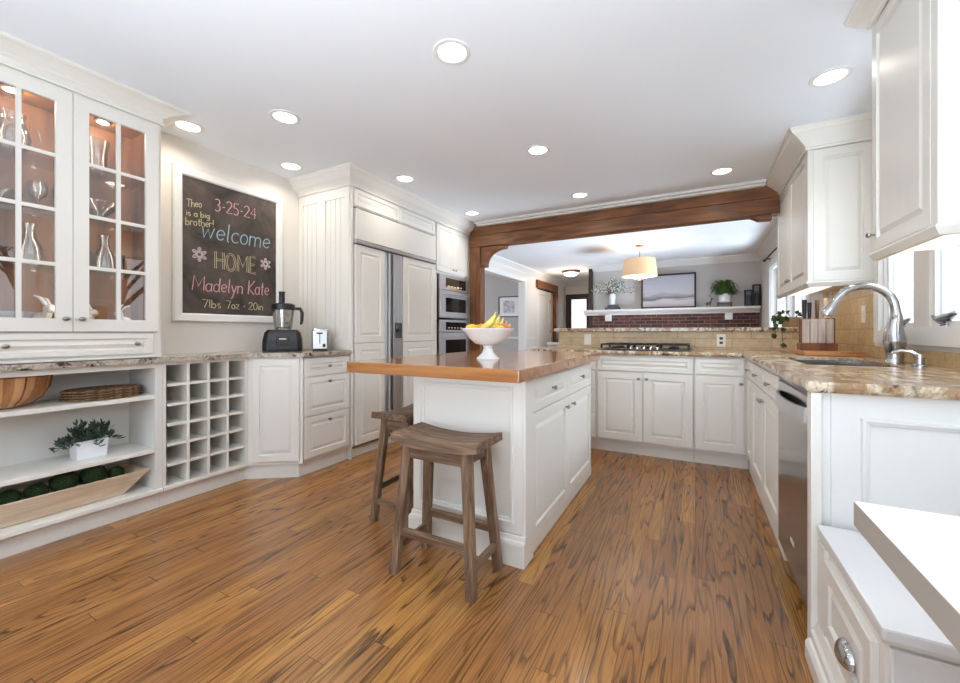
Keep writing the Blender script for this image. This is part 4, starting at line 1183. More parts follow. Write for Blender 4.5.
# outlets and switches
def outlet(label, Mx, u, z, slots=True, w=.036, h=.058):
    t = thing('wall_outlet', label, 'outlet', tuple((Mx @ Vector((u, 0, z)))))
    p = MB(Mx).box(u - w, u + w, .0008, .006, z - h, z + h, .002).build('cover_plate', 'plate', t)
    if slots:
        for zz in (.02, -.02): MB(Mx).box(u - .014, u + .014, .0062, .0075, z + zz - .012, z + zz + .012).build('socket', 'slot', t)
    else: MB(Mx).box(u - .012, u + .012, .0062, .009, z - .025, z + .025).build('rocker', 'plate', t)
TB = frame((0, 4.351, 0), (1, 0), (0, -1))
outlet('blank white plate on the back tile left of the cooktop', TB, -1.02, 1.0, False)
outlet('white two socket outlet on the back tile right of the cooktop', TB, .215, 1.0)
outlet('pale switch plate on the golden side tile behind the faucet', frame((XR - .01, 0, 0), (0, -1), (-1, 0)), -3.62, 1.2, False)
outlet('white outlet on the wall behind the food processor', frame((XL, 0, 0), (0, 1), (1, 0)), 2.335, 1.14)

# cooktop
t = thing('gas_cooktop', 'black and steel gas cooktop with iron grates on the back counter', 'cooktop', (-.40, 4.0, .917))
MB().box(-.79, -.03, 3.78, 4.29, .917, .927, .003).build('burner_tray', 'black', t)
for k, x0 in enumerate((-.775, -.53, -.285)):
    mb = MB(); x1 = x0 + .235; a, b = 3.86, 4.27; z = .972
    for q in (x0, x1): mb.box(q - .006, q + .006, a, b, z - .012, z)
    for q in (a, b, (a + b) / 2): mb.box(x0, x1, q - .006, q + .006, z - .012, z)
    mb.box((x0 + x1) / 2 - .006, (x0 + x1) / 2 + .006, a, b, z - .012, z + .002)
    for q in (x0, x1):
        for w_ in (a, b): mb.box(q - .008, q + .008, w_ - .008, w_ + .008, .928, z)
    mb.build('grate', 'iron', t)
    for yy in ((3.96, 4.17) if k != 1 else (4.08,)):
        MB().lathe([(.045, .9275), (.045, .935), (.035, .938), (.035, .944), (.02, .946)], (x0 + .117, yy, 0), 16).build('burner', 'iron', t)
for k in range(5):
    MB().lathe([(.017, .9275), (.017, .932), (.014, .934), (.013, .945), (.011, .947)], (-.51 + k * .055, 3.82, 0), 14).build('knob', 'chrome', t)

# faucet
t = thing('kitchen_faucet', 'tall arched brushed steel kitchen faucet behind the sink', 'faucet', (.905, 2.95, .916))
fx, fy, fz = .92, 2.87, .9165
MB().lathe([(.038, 0), (.038, .008), (.034, .014), (.037, .06), (.044, .10), (.046, .115)], (fx, fy, fz), 24).build('base', 'chrome', t, smooth=True)
bodyp = [(fx, fy, fz + .116), (fx - .002, fy, fz + .15), (fx, fy, fz + .20), (fx + .006, fy, fz + .25), (fx + .002, fy, fz + .285)]
MB().tube(bodyp, [.045, .041, .031, .024, .019], 20).build('faucet_body', 'chrome', t, smooth=True)
sp = []; ra = .125; cx = fx + .002 - ra; cz = fz + .285
for i in range(17):
    a = math.radians(0 + 158 * i / 16); sp.append((cx + ra * math.cos(a), fy, cz + ra * math.sin(a)))
MB().tube(sp, [.0195] * 17, 14).build('spout', 'chrome', t, smooth=True)
e = Vector(sp[-1]); dv = (e - Vector(sp[-2])).normalized()
MB().tube([tuple(e), tuple(e + dv * .03), tuple(e + dv * .07), tuple(e + dv * .085)], [.020, .023, .031, .029], 16).build('spray_head', 'chrome', t, smooth=True)
MB().tube([(fx - .012, fy - .02, fz + .235), (fx - .02, fy - .06, fz + .245), (fx - .022, fy - .075, fz + .243)], [.007, .006, .009], 8).build('lever', 'chrome', t, smooth=True)
# soap dispenser
t = thing('soap_dispenser', 'small brushed steel soap pump beside the faucet', 'soap dispenser', (.925, 2.62, .916))
MB().lathe([(.026, .9165), (.026, .924), (.018, .93), (.017, .955), (.021, .957), (.021, .975), (.012, .978)], (.925, 2.62, 0), 20).build('pump_body', 'chrome', t, smooth=True)
MB().tube([(.925, 2.62, .966), (.90, 2.63, .985), (.872, 2.64, .991), (.85, 2.65, .985), (.84, 2.655, .976)], [.009, .009, .008, .007, .007], 10).build('nozzle', 'chrome', t, smooth=True)

# birds on sill
def bird(label, y, s, x=1.0):
    z = WIN_S[2] + .0205
    mb = MB(Matrix.Translation((x + .035, y, z)) @ Matrix.Scale(s, 4))
    mb.lathe([(.02, 0), (.02, .004), (.005, .008), (.005, .02)], (0, 0, 0), 12)
    pts = [(0, .13, .055), (0, .09, .035), (0, .04, .028), (0, 0, .035), (0, -.04, .045), (0, -.065, .052), (0, -.085, .05)]
    mb.tube(pts[::-1], [.003, .012, .014, .022, .020, .010, .003], 10)
    return tag(mb.build('metal_bird', 'silver', origin=(x + .035, y, z), smooth=True), label, 'bird ornament')
bird('small silver bird ornament on the sill just behind the faucet', 3.10, .8)
bird('larger silver bird ornament on the window sill over the soap pump', 2.68, 1.05)

# cutting board + knife block
t = tag(MB().box(.665, .985, 3.50, 3.93, .9175, .945, .004, 2).build('cutting_board', 'board', origin=(.82, 3.7, .917)), 'flat wooden cutting board lying in the counter corner', 'cutting board')
t = thing('knife_block', 'walnut knife block with pale slotted front on the cutting board', 'knife block', (.80, 3.80, .937))
kz = .9455
MB().box(.69, .905, 3.74, 3.86, kz, kz + .05, .004).box(.70, .895, 3.765, 3.855, kz + .05, kz + .235, .004).build('block', 'blockdark', t)
for k in range(4):
    MB().box(.703 + k * .046, .746 + k * .046, 3.747, 3.7645, kz + .052, kz + .228, .004).build('slat', 'birch', t)
for k, (xx, h, m_, r) in enumerate([(.725, .14, 'black', .014), (.755, .12, 'black', .012), (.80, .135, 'stoolz', .013), (.85, .15, 'palewood', .014)]):
    tt = MB().tube([(xx, 3.81, kz + .236), (xx, 3.81, kz + .236 + h * .5), (xx, 3.805, kz + .236 + h)], [r * .8, r, r * 1.1], 10).build('knife', m_, origin=(xx, 3.81, kz + .236), smooth=True)
    tag(tt, ['black handled knife at the plant side of the knife block', 'second black handled knife in the knife block', 'brown wooden handle standing in the knife block', 'pale wooden handle at the wall side of the knife block'][k], 'knife', 'knives in the block')
# trailing plant on ledge
t = thing('trailing_plant', 'trailing heart leaf plant in a tan pot on the granite ledge', 'plant', (.74, 4.41, 1.123))
MB().lathe([(.06, 1.1225), (.07, 1.16), (.075, 1.21), (.068, 1.21), (.06, 1.18)], (.745, 4.40, 0), 20).build('pot', 'tanpot', t, smooth=True)
mb = MB()
vines = [[(.70, 4.38, 1.2), (.66, 4.33, 1.22), (.62, 4.29, 1.17), (.615, 4.285, 1.08), (.62, 4.29, 1.02)], [(.70, 4.36, 1.2), (.68, 4.31, 1.21), (.66, 4.27, 1.14), (.665, 4.275, 1.0), (.68, 4.28, .96)], [(.74, 4.36, 1.2), (.70, 4.33, 1.26), (.63, 4.33, 1.24)], [(.77, 4.38, 1.2), (.80, 4.35, 1.25), (.84, 4.33, 1.24)], [(.70, 4.40, 1.2), (.64, 4.38, 1.25), (.60, 4.36, 1.2)]]
for v in vines:
    mb.tube(v, .0025, 5)
    for i in range(len(v) - 1):
        for s in (.3, .8):
            p = Vector(v[i]).lerp(Vector(v[i + 1]), s) + Vector((random.uniform(-.015, .015), random.uniform(-.01, .01), random.uniform(-.01, .01)))
            d = Vector((random.uniform(-.6, .6), random.uniform(-.5, -.1), random.uniform(-1, .2))).normalized()
            sd = d.cross(Vector((0, 1, .3))).normalized()
            L_, w_ = .05, .02
            n_ = d.cross(sd).normalized() * .002
            out = [p, p + d * L_ * .25 + sd * w_, p + d * L_ * .6 + sd * w_ * .8, p + d * L_, p + d * L_ * .6 - sd * w_ * .8, p + d * L_ * .25 - sd * w_]
            mb.loft([[tuple(q) for q in out], [tuple(q + n_) for q in out]])
mb.build('vine', 'leafp', t)

# ------------------------------------------------------------------ upper cabinets on the right
CU = [(0, 2.315), (.012, 2.315), (.016, 2.33), (.012, 2.335), (.035, 2.36), (.06, 2.385), (.09, 2.41), (.1, 2.415), (.105, 2.432), (.115, 2.436), (.115, 2.449), (0, 2.449)]
def upper(name, label, ya, yb, doors, zb=1.425, crown=None, dt=2.313):
    ux = .675
    t = thing(name, label, 'cabinet', (.85, (ya + yb) / 2, zb))
    MB().box(ux + .018, XRW, ya + .002, yb, zb + .0, 2.449).build('cabinet_body', 'cab', t)
    EF = frame((0, ya + .0, 0), (1, 0), (0, -1))
    MB(EF).panel(ux + .03, XRW, zb, dt, -.0015, .014, .055).build('end_panel', 'cab', t)
    MB().box(ux, ux + .0295, ya - .014, ya + .03, zb, dt + .006, .002).build('corner_stile', 'cab', t)
    n = doors; s = (yb - ya - .032) / n
    for i in range(n):
        a = ya + .031 + i * s
        kn = (-(a + s - .035), zb + .07) if n == 1 else (-(a + (s - .03 if i == 0 else .03)), zb + .07)
        door(t, RF, -(a + s), -a, zb, dt, -(ux + .0175), .0175, kn=kn, rail=.05)
    MB().sweep([(XRW, ya - .014), (ux, ya - .014), (ux, yb)][::-1], list(crown or CU)).build('crown_moulding', 'cab', t)
    MB().sweep([(XRW, ya - .012), (ux + .002, ya - .012), (ux + .002, yb)][::-1], [(-.02, zb - .001), (.004, zb - .001), (.012, zb - .012), (-.004, zb - .036), (-.02, zb - .038)]).build('light_rail', 'cab', t)
    MB().box(ux + .08, ux + .2, ya + .06, yb - .06, zb - .014, zb - .001).build('under_cabinet_lamp', 'strip', t)
    l = area_light('under_cabinet_glow', (ux + .14, (ya + yb) / 2, zb - .03), (0, 0, 0), .1, yb - ya - .15, 0.6, (1, .86, .68))
    return t
upper('corner_wall_cabinet', 'white wall cabinet between the window and the timber beam', 3.47, 4.60, 2)
upper('near_wall_cabinet', 'tall white wall cabinet nearest the camera on the window wall', 1.81, 2.335, 1, zb=1.425, crown=((0, 2.395), (.012, 2.395), (.018, 2.405), (.05, 2.415), (.075, 2.43), (.085, 2.432), (.09, 2.449), (0, 2.449)), dt=2.392)

# ------------------------------------------------------------------ island
IX0, IX1, IY0, IY1 = -1.325, -.695, 1.72, 3.085
t = thing('kitchen_island', 'white island cabinet with panelled sides, drawers and doors', 'island', (-1.0, 2.35, 0))
MB().box(IX0, IX1 - .02, IY0 + .012, IY1, .0, .868).build('island_body', 'cab', t)
EF = frame((0, IY0, 0), (1, 0), (0, -1))
MB(EF).panel(IX0, IX1 - .004, .14, .868, -.0115, .008, .045, 'flat').build('end_panel', 'cab', t)
MB().box(IX1 - .0035, IX1 + .012, IY0 - .008, IY0 + .092, 0, .868, .002).build('corner_post', 'cab', t)
IFr = frame((0, 0, 0), (0, 1), (1, 0))
ys_ = (IY0 + .10, 2.45, IY1 - .02)
for i in range(2):
    a, b = ys_[i], ys_[i + 1]
    door(t, IFr, a, b, .685, .855, IX1 - .0195, .02, kn=((a + b) / 2, .775), name='drawer', rail=.04)
    door(t, IFr, a, b, .06, .68, IX1 - .0195, .02, kn=((b - .06) if i == 0 else (a + .08), .625), rail=.055)
# base moulding
MB().sweep([(IX0, IY1), (IX0, IY0 - .008), (IX1 + .0118, IY0 - .008)], [(0, 0), (.018, 0), (.018, .10), (.015, .112), (.008, .118), (.006, .135), (0, .14)]).build('base_moulding', 'cab', t)
MB().box(IX1 - .0195, IX1 - .002, IY0 + .098, IY1, 0, .058).build('toe_kick', 'cab', t)
# left side panels
LFI = frame((IX0, 0, 0), (0, -1), (-1, 0))
MB(LFI).panel(-IY1, -(IY0 + .012), .14, .868, .0005, .012, .07, 'flat').build('side_panel', 'cab', t)
o = MB().box(-1.605, -.632, 1.512, 3.095, .8695, .925, .005, 2)
tag(o.build('butcher_block_top', 'butcher', origin=(-1.11, 2.28, .87)), 'thick glossy wooden butcher block top on the island', 'countertop')

# stools
def make_stool(loc, rz, label):
    t = thing('saddle_stool', label, 'stool', (0, 0, 0), 'saddle stools at the island')
    n = 12; rings = []
    hw, hd, zt = .222, .125, .605
    for i in range(n + 1):
        u = -1 + 2 * i / n
        x = hw * u; z = zt + .022 * u * u
        th = .036
        rings.append([(x, -hd, z - th), (x, -hd + .004, z - .003), (x, -hd + .010, z), (x, hd - .010, z), (x, hd - .004, z - .003), (x, hd, z - th)])
    MB().loft(rings).build('seat', 'stoolx', t)
    tops = {}
    def legbox(sx, sy, z):
        f = 1 - z / .575
        cx = sx * (.152 + .048 * f); cy = sy * (.078 + .045 * f); r = .0205
        return cx, cy, r
    for sx in (-1, 1):
        for sy in (-1, 1):
            rr = []
            for z in (0, .12, .3, .573 + .012):
                cx, cy, r = legbox(sx, sy, z)
                r *= (1.0 + (0.1 if z > .4 else 0))
                c_ = r * .28
                rr.append([(cx - r, cy - r + c_, z), (cx - r + c_, cy - r, z), (cx + r - c_, cy - r, z), (cx + r, cy - r + c_, z), (cx + r, cy + r - c_, z), (cx + r - c_, cy + r, z), (cx - r + c_, cy + r, z), (cx - r, cy + r - c_, z)])
            MB().loft(rr).build('leg', 'stoolz', t)
    for sy in (-1, 1):
        MB().box(-.135, .135, sy * .083 - .011, sy * .083 + .011, .515, .569, .002).build('apron', 'stoolx', t)
        cx, cy, r = legbox(1, sy, .185)
        MB().box(-cx + r, cx - r, cy - .011, cy + .011, .17, .205, .002).build('stretcher', 'stoolx', t)
    for sx in (-1, 1):
        MB().box(sx * .155 - .011, sx * .155 + .011, -.065, .065, .525, .572, .002).build('apron', 'stooly', t)
        cx, cy, r = legbox(sx, 1, .1)
        MB().box(cx - .011, cx + .011, -cy + r, cy - r, .095, .128, .002).build('stretcher', 'stooly', t)
    t.location = loc; t.rotation_euler = (0, 0, rz)
    return t
st1 = make_stool((-.992, 1.525, 0), 0.0, 'weathered wooden saddle stool standing fully in view before the island end')
dup(st1, (-1.50, 1.935, 0), PI / 2, 'weathered wooden saddle stool half hidden at the island side facing the refrigerator')

# ------------------------------------------------------------------ fruit bowl
fbx, fby, fbz = -1.05, 2.05, .9255
t = thing('pedestal_bowl', 'white pedestal fruit bowl on the wooden island top', 'bowl', (fbx, fby, fbz))
MB().lathe([(.066, 0), (.066, .006), (.056, .014), (.034, .035), (.026, .06), (.03, .078)], (fbx, fby, fbz), 28).build('foot', 'white', t, smooth=True)
MB().lathe([(.03, .0785), (.075, .088), (.105, .115), (.135, .155), (.154, .170), (.156, .176), (.146, .175), (.126, .158), (.098, .122), (.07, .098), (.02, .09)], (fbx, fby, fbz), 40).build('bowl', 'white', t, smooth=True)
def fruit(name, label, cat, dx, dy, dz, r, mat, sx=1, sz=1, tip=True):
    c = (fbx + dx, fby + dy, fbz + dz)
    t = thing(name, label, cat, c)
    mb = MB().ball(c, r, sx, 1, sz, 16, 10)
    mb.build('flesh', mat, t, smooth=True, auto=False)
    MB().lathe([(.004, 0), (.003, .006)], (c[0], c[1], c[2] + r * sz * .97), 6).build('stem', 'stemb', t)
# camera right direction in plan
rx, ry = math.cos(yaw), math.sin(yaw)
fx_, fy_ = -math.sin(yaw), math.cos(yaw)
def off(r, f): return (rx * r + fx_ * f, ry * r + fy_ * f)
a = off(-.095, -.01); fruit('lemon', 'yellow lemon at the oven side end of the fruit bowl', 'lemon', a[0], a[1], .172, .031, 'lemon', 1.15, .95)
a = off(-.06, .06); fruit('lemon', 'yellow lemon behind the orange in the fruit bowl', 'lemon', a[0], a[1], .168, .031, 'lemon', 1.1, .95)
a = off(-.035, -.03); fruit('orange', 'round orange between the lemons and bananas in the bowl', 'orange', a[0], a[1], .166, .036, 'orange')
a = off(.095, -.0); fruit('peach', 'pinkish peach at the end of the bananas in the bowl', 'peach', a[0], a[1], .174, .032, 'peach')
a = off(.065, -.055); fruit('lemon', 'yellow lemon in front of the peach in the fruit bowl', 'lemon', a[0], a[1], .166, .029, 'lemon', 1.15, .95)
a = off(.035, .09); fruit('orange', 'orange mostly hidden behind the bananas in the bowl', 'orange', a[0], a[1], .166, .034, 'orange')
# bananas
tb = thing('banana_bunch', 'bunch of yellow bananas leaning upward in the fruit bowl', 'bananas', (fbx, fby, fbz + .16))
for k in range(5):
    pts = []
    for i in range(11):
        s_ = i / 10
        r_ = -.05 + .095 * s_ + .022 * k
        h_ = .172 + .095 * s_ ** 1.5 - .016 * k
        q = off(r_ + .012 * math.sin(PI * s_), -.055 + .028 * k + .012 * s_); pts.append((fbx + q[0], fby + q[1], fbz + h_))
    MB().tube(pts, [.006, .013, .018, .0195, .020, .020, .019, .016, .011, .006, .004], 6).build('banana', 'banana', tb, smooth=True, auto=False)
q = off(.06, -.01)

# ------------------------------------------------------------------ counter appliances on the left
t = thing('food_processor', 'black food processor with a clear jar and tall feed tube', 'food processor', (-2.98, 2.08, .926))
fp = (-2.945, 2.105)
AP = Matrix.Translation((fp[0], fp[1], .9265)) @ Matrix.Rotation(math.radians(50), 4, 'Z')
MB(AP).loft([[(x * s, y * s2, h) for x, y in ((-.13, -.08), (-.10, -.105), (.10, -.105), (.13, -.08), (.13, .08), (.10, .105), (-.10, .105), (-.13, .08))] for s, s2, h in ((1.08, 1, 0), (1.1, 1.02, .02), (1.08, .98, .09), (.98, .85, .15), (.82, .75, .172))]).build('motor_base', 'black', t)
MB(AP).box(-.04, .05, -.118, -.100, .05, .12, .004).build('control_panel', 'black', t)
MB(AP).box(-.02, .03, -.121, -.1185, .095, .103).build('control_mark', 'plate', t)
MB(AP).lathe([(.06, .173), (.066, .19), (.082, .33), (.079, .33), (.063, .192), (.05, .18)], (0, 0, 0), 28).build('jar', 'ware', t, smooth=True)
MB(AP).lathe([(.018, .174), (.016, .25), (.022, .30), (.01, .32)], (0, 0, 0), 12).build('blade_shaft', 'steel', t, smooth=True)
MB(AP).lathe([(.088, .331), (.09, .345), (.088, .375), (.07, .385), (.03, .387)], (0, 0, 0), 28).build('lid', 'black', t, smooth=True)
MB(AP).lathe([(.022, .3875), (.022, .47), (.026, .472), (.026, .48), (.01, .482)], (-.01, 0, 0), 16).build('feed_tube', 'black', t, smooth=True)
MB(AP).tube([(.083, 0, .345), (.125, .0, .345), (.14, 0, .31), (.138, 0, .25), (.13, 0, .215)], [.012, .014, .014, .013, .010], 10).build('handle', 'black', t, smooth=True)
t = thing('toaster', 'silver two slice toaster beside the food processor', 'toaster', (-2.80, 2.30, .926))
TM = Matrix.Translation((-2.74, 2.30, .9265)) @ Matrix.Rotation(math.radians(47), 4, 'Z') @ Matrix.Scale(.8, 4, (1, 0, 0))
MB(TM).box(-.078, .078, -.10, .10, .008, .182, .022, 3).build('shell', 'chrome', t, smooth=True)
MB(TM).box(-.066, .066, -.106, -.1005, .018, .160, .002).build('front_plate', 'steel', t)
MB(TM).box(-.004, .004, -.1085, -.1062, .06, .145).build('lever_slot', 'black', t)
MB(TM).box(-.03, .03, -.125, -.1087, .138, .15, .003).build('lever', 'black', t)
MB(TM).lathe([(.016, 0), (.015, .012), (.008, .014)], (.04, -.1062, .045), 14, axis='y').build('dial', 'black', t, smooth=True)
for s in (-.03, .03): MB(TM).box(s - .012, s + .012, -.07, .07, .1822, .1835).build('bread_slot', 'black', t)
MB(TM).box(-.07, .07, -.09, .09, 0, .0078).build('foot', 'black', t)

# ------------------------------------------------------------------ recessed lights
LABS = [((-1.047, 1.659), 'largest looking recessed ceiling light, almost above the stool'),
        ((-2.301, 1.657), 'recessed ceiling light before the corner base cabinet'),
        ((-2.97, 1.424), 'recessed ceiling light beside the crown end of the glass hutch'),
        ((-2.937, 2.169), 'recessed ceiling light above the food processor'),
        ((-2.28, 2.828), 'recessed ceiling light before the refrigerator crown'),
        ((-1.041, 2.859), 'recessed ceiling light over the far end of the island'),
        ((-2.261, 4.013), 'recessed ceiling light before the oven cabinet crown'),
        ((-1.013, 3.997), 'recessed ceiling light over the middle of the timber beam'),
        ((0.202, 3.973), 'recessed ceiling light near the beam end by the corner wall cabinet'),
        ((0.64, 2.78), 'recessed ceiling light between the two wall cabinets over the sink')]
for (x, y), lab in LABS:
    t = thing('recessed_light', lab, 'ceiling light', (x, y, HC), 'recessed lights in the kitchen ceiling')
    MB().lathe([(.068, HC - .004), (.072, HC - .0075), (.09, HC - .006), (.093, HC - .0005), (.068, HC - .0005)], (x, y, 0), 32, cap=False).build('trim_ring', 'trimw', t, smooth=True)
    MB().lathe([(.067, HC - .003), (.067, HC - .001)], (x, y, 0), 28).build('lens', 'lamp', t)
    ld = bpy.data.lights.new('recessed_lamp', 'AREA'); ld.shape = 'DISK'; ld.size = .12; ld.energy = 1.6; ld.color = (1, .90, .76); ld.spread = math.radians(150)
    lo = bpy.data.objects.new('recessed_lamp', ld); COL.objects.link(lo); lo.location = (x, y, HC - .012)

# flush mount in hall
t = thing('flush_ceiling_light', 'round frosted flush ceiling light in the far hall', 'ceiling light', (-2.45, 8.85, HC))
MB().lathe([(.19, HC - .001), (.2, HC - .03), (.17, HC - .05)], (-2.45, 8.85, 0), 28).build('metal_rim', 'bronze', t, smooth=True)
MB().lathe([(.168, HC - .051), (.14, HC - .09), (.08, HC - .115), (.01, HC - .12)], (-2.45, 8.85, 0), 28).build('glass_bowl', 'lampw', t, smooth=True)
pl = bpy.data.lights.new('hall_lamp', 'POINT'); pl.energy = 14; pl.color = (1, .85, .68); pl.shadow_soft_size = .1
po = bpy.data.objects.new('hall_lamp', pl); COL.objects.link(po); po.location = (-2.45, 8.85, HC - .25)

# pendant
px_, py_ = -.77, 6.74
t = thing('drum_pendant_lamp', 'beige drum shade chandelier hanging in the dining room', 'pendant lamp', (px_, py_, HC))
MB().lathe([(.06, HC - .001), (.07, HC - .02), (.02, HC - .035)], (px_, py_, 0), 20).build('canopy', 'bronze', t, smooth=True)
MB().lathe([(.008, 1.95), (.008, HC - .035)], (px_, py_, 0), 8).build('rod', 'chrome', t)
MB().lathe([(.262, 1.955), (.232, 2.225), (.229, 2.225), (.259, 1.955)], (px_, py_, 0), 40, cap=False).build('shade', 'shade', t, smooth=True)
mb = MB()
for k in range(5):
    a = 2 * PI * k / 5
    mb.tube([(px_, py_, 1.95), (px_ + .08 * math.cos(a), py_ + .08 * math.sin(a), 1.91), (px_ + .15 * math.cos(a), py_ + .15 * math.sin(a), 1.94), (px_ + .15 * math.cos(a), py_ + .15 * math.sin(a), 1.99)], .007, 6)
mb.lathe([(.01, 1.87), (.03, 1.89), (.015, 1.94)], (px_, py_, 0), 12)
mb.build('arms', 'chrome', t, smooth=True)
for k in range(5):
    a = 2 * PI * k / 5
    MB().ball((px_ + .15 * math.cos(a), py_ + .15 * math.sin(a), 2.03), .025, 1, 1, 1.6, 10, 6).build('bulb', 'lamp', t, smooth=True)
pl = bpy.data.lights.new('pendant_lamp_light', 'POINT'); pl.energy = 16; pl.color = (1, .82, .62); pl.shadow_soft_size = .1
po = bpy.data.objects.new('pendant_lamp_light', pl); COL.objects.link(po); po.location = (px_, py_, 2.08)

# ------------------------------------------------------------------ fireplace wall, mantel and ornaments
t = thing('brick_fireplace', 'dark red brick fireplace face below the white mantel shelf', 'fireplace', (-.45, 8.45, 0))
MB().box(-1.88, XR - .03, YF - .07, YF - .001, 0, 1.42).build('brick_face', 'brick', t)
MB().box(-1.0, .1, YF - .075, YF - .0702, .0, .75).build('firebox_opening', 'iron', t)
t = thing('mantel_shelf', 'long white mantel shelf over the dark brick fireplace', 'mantel', (-.45, 8.35, 1.42))
prof = [(0, 1.421), (.07, 1.421), (.075, 1.44), (.11, 1.455), (.14, 1.48), (.15, 1.49), (.21, 1.492), (.215, 1.53), (0, 1.53)]
MB().loft([[(x, YF - .002 - d, z) for d, z in prof] for x in (-2.04, XR - .03)]).build('shelf', 'trimw', t)
for xx in (-1.55, .53):
    MB().box(xx - .06, xx + .06, YF - .16, YF - .0705, 1.30, 1.42, .01).build('corbel', 'trimw', t)
MZ = 1.531
# brick return / dark edge at hall side
struct(MB().box(-1.96, -1.881, YF - .06, YF + .36, 0, HC - .001).build('trim_11', 'darkbrown'))
# painting
t = thing('landscape_painting', 'wide framed painting of a misty grey lake standing on the mantel', 'painting', (-.46, 8.44, MZ))
a, b, z0, z1 = -.93, .02, MZ, 2.19; PY = 8.43
PFm = frame((0, PY, 0), (1, 0), (0, -1))
fr = [(0, 0), (0, .03), (.006, .034), (.03, .028), (.03, 0)]
MB(PFm).loft([[(a + i, n, z0 + i), (b - i, n, z0 + i), (b - i, n, z1 - i), (a + i, n, z1 - i)] for i, n in fr], closed=True).build('dark_frame', 'darkbrown', t)
ob = MB(PFm).box(a + .031, b - .031, .002, .012, z0 + .031, z1 - .031).build('canvas', 'art', t)
# vase with gypsophila
vx, vy = -1.47, 8.40
t = tag(MB().box(vx - .14, vx + .14, 8.32, 8.46, MZ, MZ + .05, .004).build('decor_box', 'greybox', origin=(vx, vy, MZ)), 'grey box like book lying lowest under the white vase', 'book')
t = tag(MB().box(vx - .09, vx + .11, 8.33, 8.45, MZ + .051, MZ + .10, .004).build('decor_box', 'greybox', origin=(vx, vy, MZ + .05)), 'smaller grey book directly under the white vase', 'book')
t = thing('flower_vase', 'white vase of airy white blossoms on the mantel', 'vase', (vx, vy, MZ + .101))
vz = MZ + .1012
MB().lathe([(.05, 0), (.055, .06), (.062, .16), (.058, .22), (.052, .22), (.05, .17)], (vx, vy, vz), 20).build('vase_body', 'white', t, smooth=True)
mb = MB(); bl = MB(); lf = MB()
for k in range(46):
    a = random.uniform(0, 2 * PI); sp_ = random.uniform(.05, .44); h_ = random.uniform(.10, .36) * (1.15 - sp_ * 1.2)
    if k % 3 == 0: h_ *= .4
    p1 = Vector((vx + math.cos(a) * sp_ * .4, vy + math.sin(a) * .05 - .02, vz + .21 + h_ * .6)); p2 = Vector((vx + math.cos(a) * sp_, min(vy + math.sin(a) * .12, YF - .04), vz + .22 + h_))
    p0 = Vector((vx + random.uniform(-.02, .02), vy, vz + .15))
    mb.tube([tuple(p0), tuple(p1), tuple(p2)], .0022, 4)
    for q in range(9):
        c = p2.lerp(p1, random.uniform(0, .7)) + Vector((random.uniform(-.035, .035), random.uniform(-.03, .01), random.uniform(-.035, .035)))
        c.y = min(c.y, YF - .015)
        (bl if q % 3 else lf).ball(tuple(c), .0105, 1, 1, 1, 5, 4)
mb.build('branch', 'twig', t); bl.build('blossom', 'gyp', t); lf.build('foliage', 'leafd', t)
# fern pot
fx2, fy2 = .47, 8.40
t = thing('potted_fern', 'green fern in a white pot on a small wooden stand on the mantel', 'plant', (fx2, fy2, MZ))
mb = MB().box(fx2 - .12, fx2 + .12, fy2 - .07, fy2 + .07, MZ + .06, MZ + .075)
for s in (-1, 1):
    for q in (-1, 1): mb.box(fx2 + s * .10 - .01, fx2 + s * .10 + .01, fy2 + q * .055 - .01, fy2 + q * .055 + .01, MZ, MZ + .06)
mb.build('wooden_stand', 'beamx', t)
MB().lathe([(.075, MZ + .0755), (.10, MZ + .10), (.103, MZ + .23), (.094, MZ + .23), (.09, MZ + .2)], (fx2, fy2, 0), 24).build('pot', 'white', t, smooth=True)
mb = MB()
for k in range(120):
    a = random.uniform(0, 2 * PI); R_ = random.uniform(.05, .25); h_ = random.uniform(.10, .30)
    P = []
    for s in (0, .3, .6, .85, 1):
        P.append(Vector((fx2 + math.cos(a) * R_ * s, min(fy2 + math.sin(a) * R_ * .45 * s - .02 * s, YF - .03), MZ + .22 + h_ * math.sin(PI * min(s * .75, 1)) - .08 * s * s)))
    mb.tube([tuple(p) for p in P], .002, 4)
    for i in range(4):
        for s in (.2, .6, .95):
            p = P[i].lerp(P[i + 1], s); d = (P[i + 1] - P[i]).normalized(); sd = d.cross(Vector((0, 0, 1))).normalized()
            for g in (-1, 1):
                e = p + sd * g * .03 + d * .012 - Vector((0, 0, .008)); e.y = min(e.y, YF - .012); w_ = d * .008
                mb.loft([[tuple(p - w_), tuple(p + w_), tuple(p + Vector((0, 0, .002)))], [tuple(e - w_ * .3), tuple(e + w_ * .3), tuple(e + Vector((0, 0, .001)))]])
mb.build('frond', 'leafg', t)
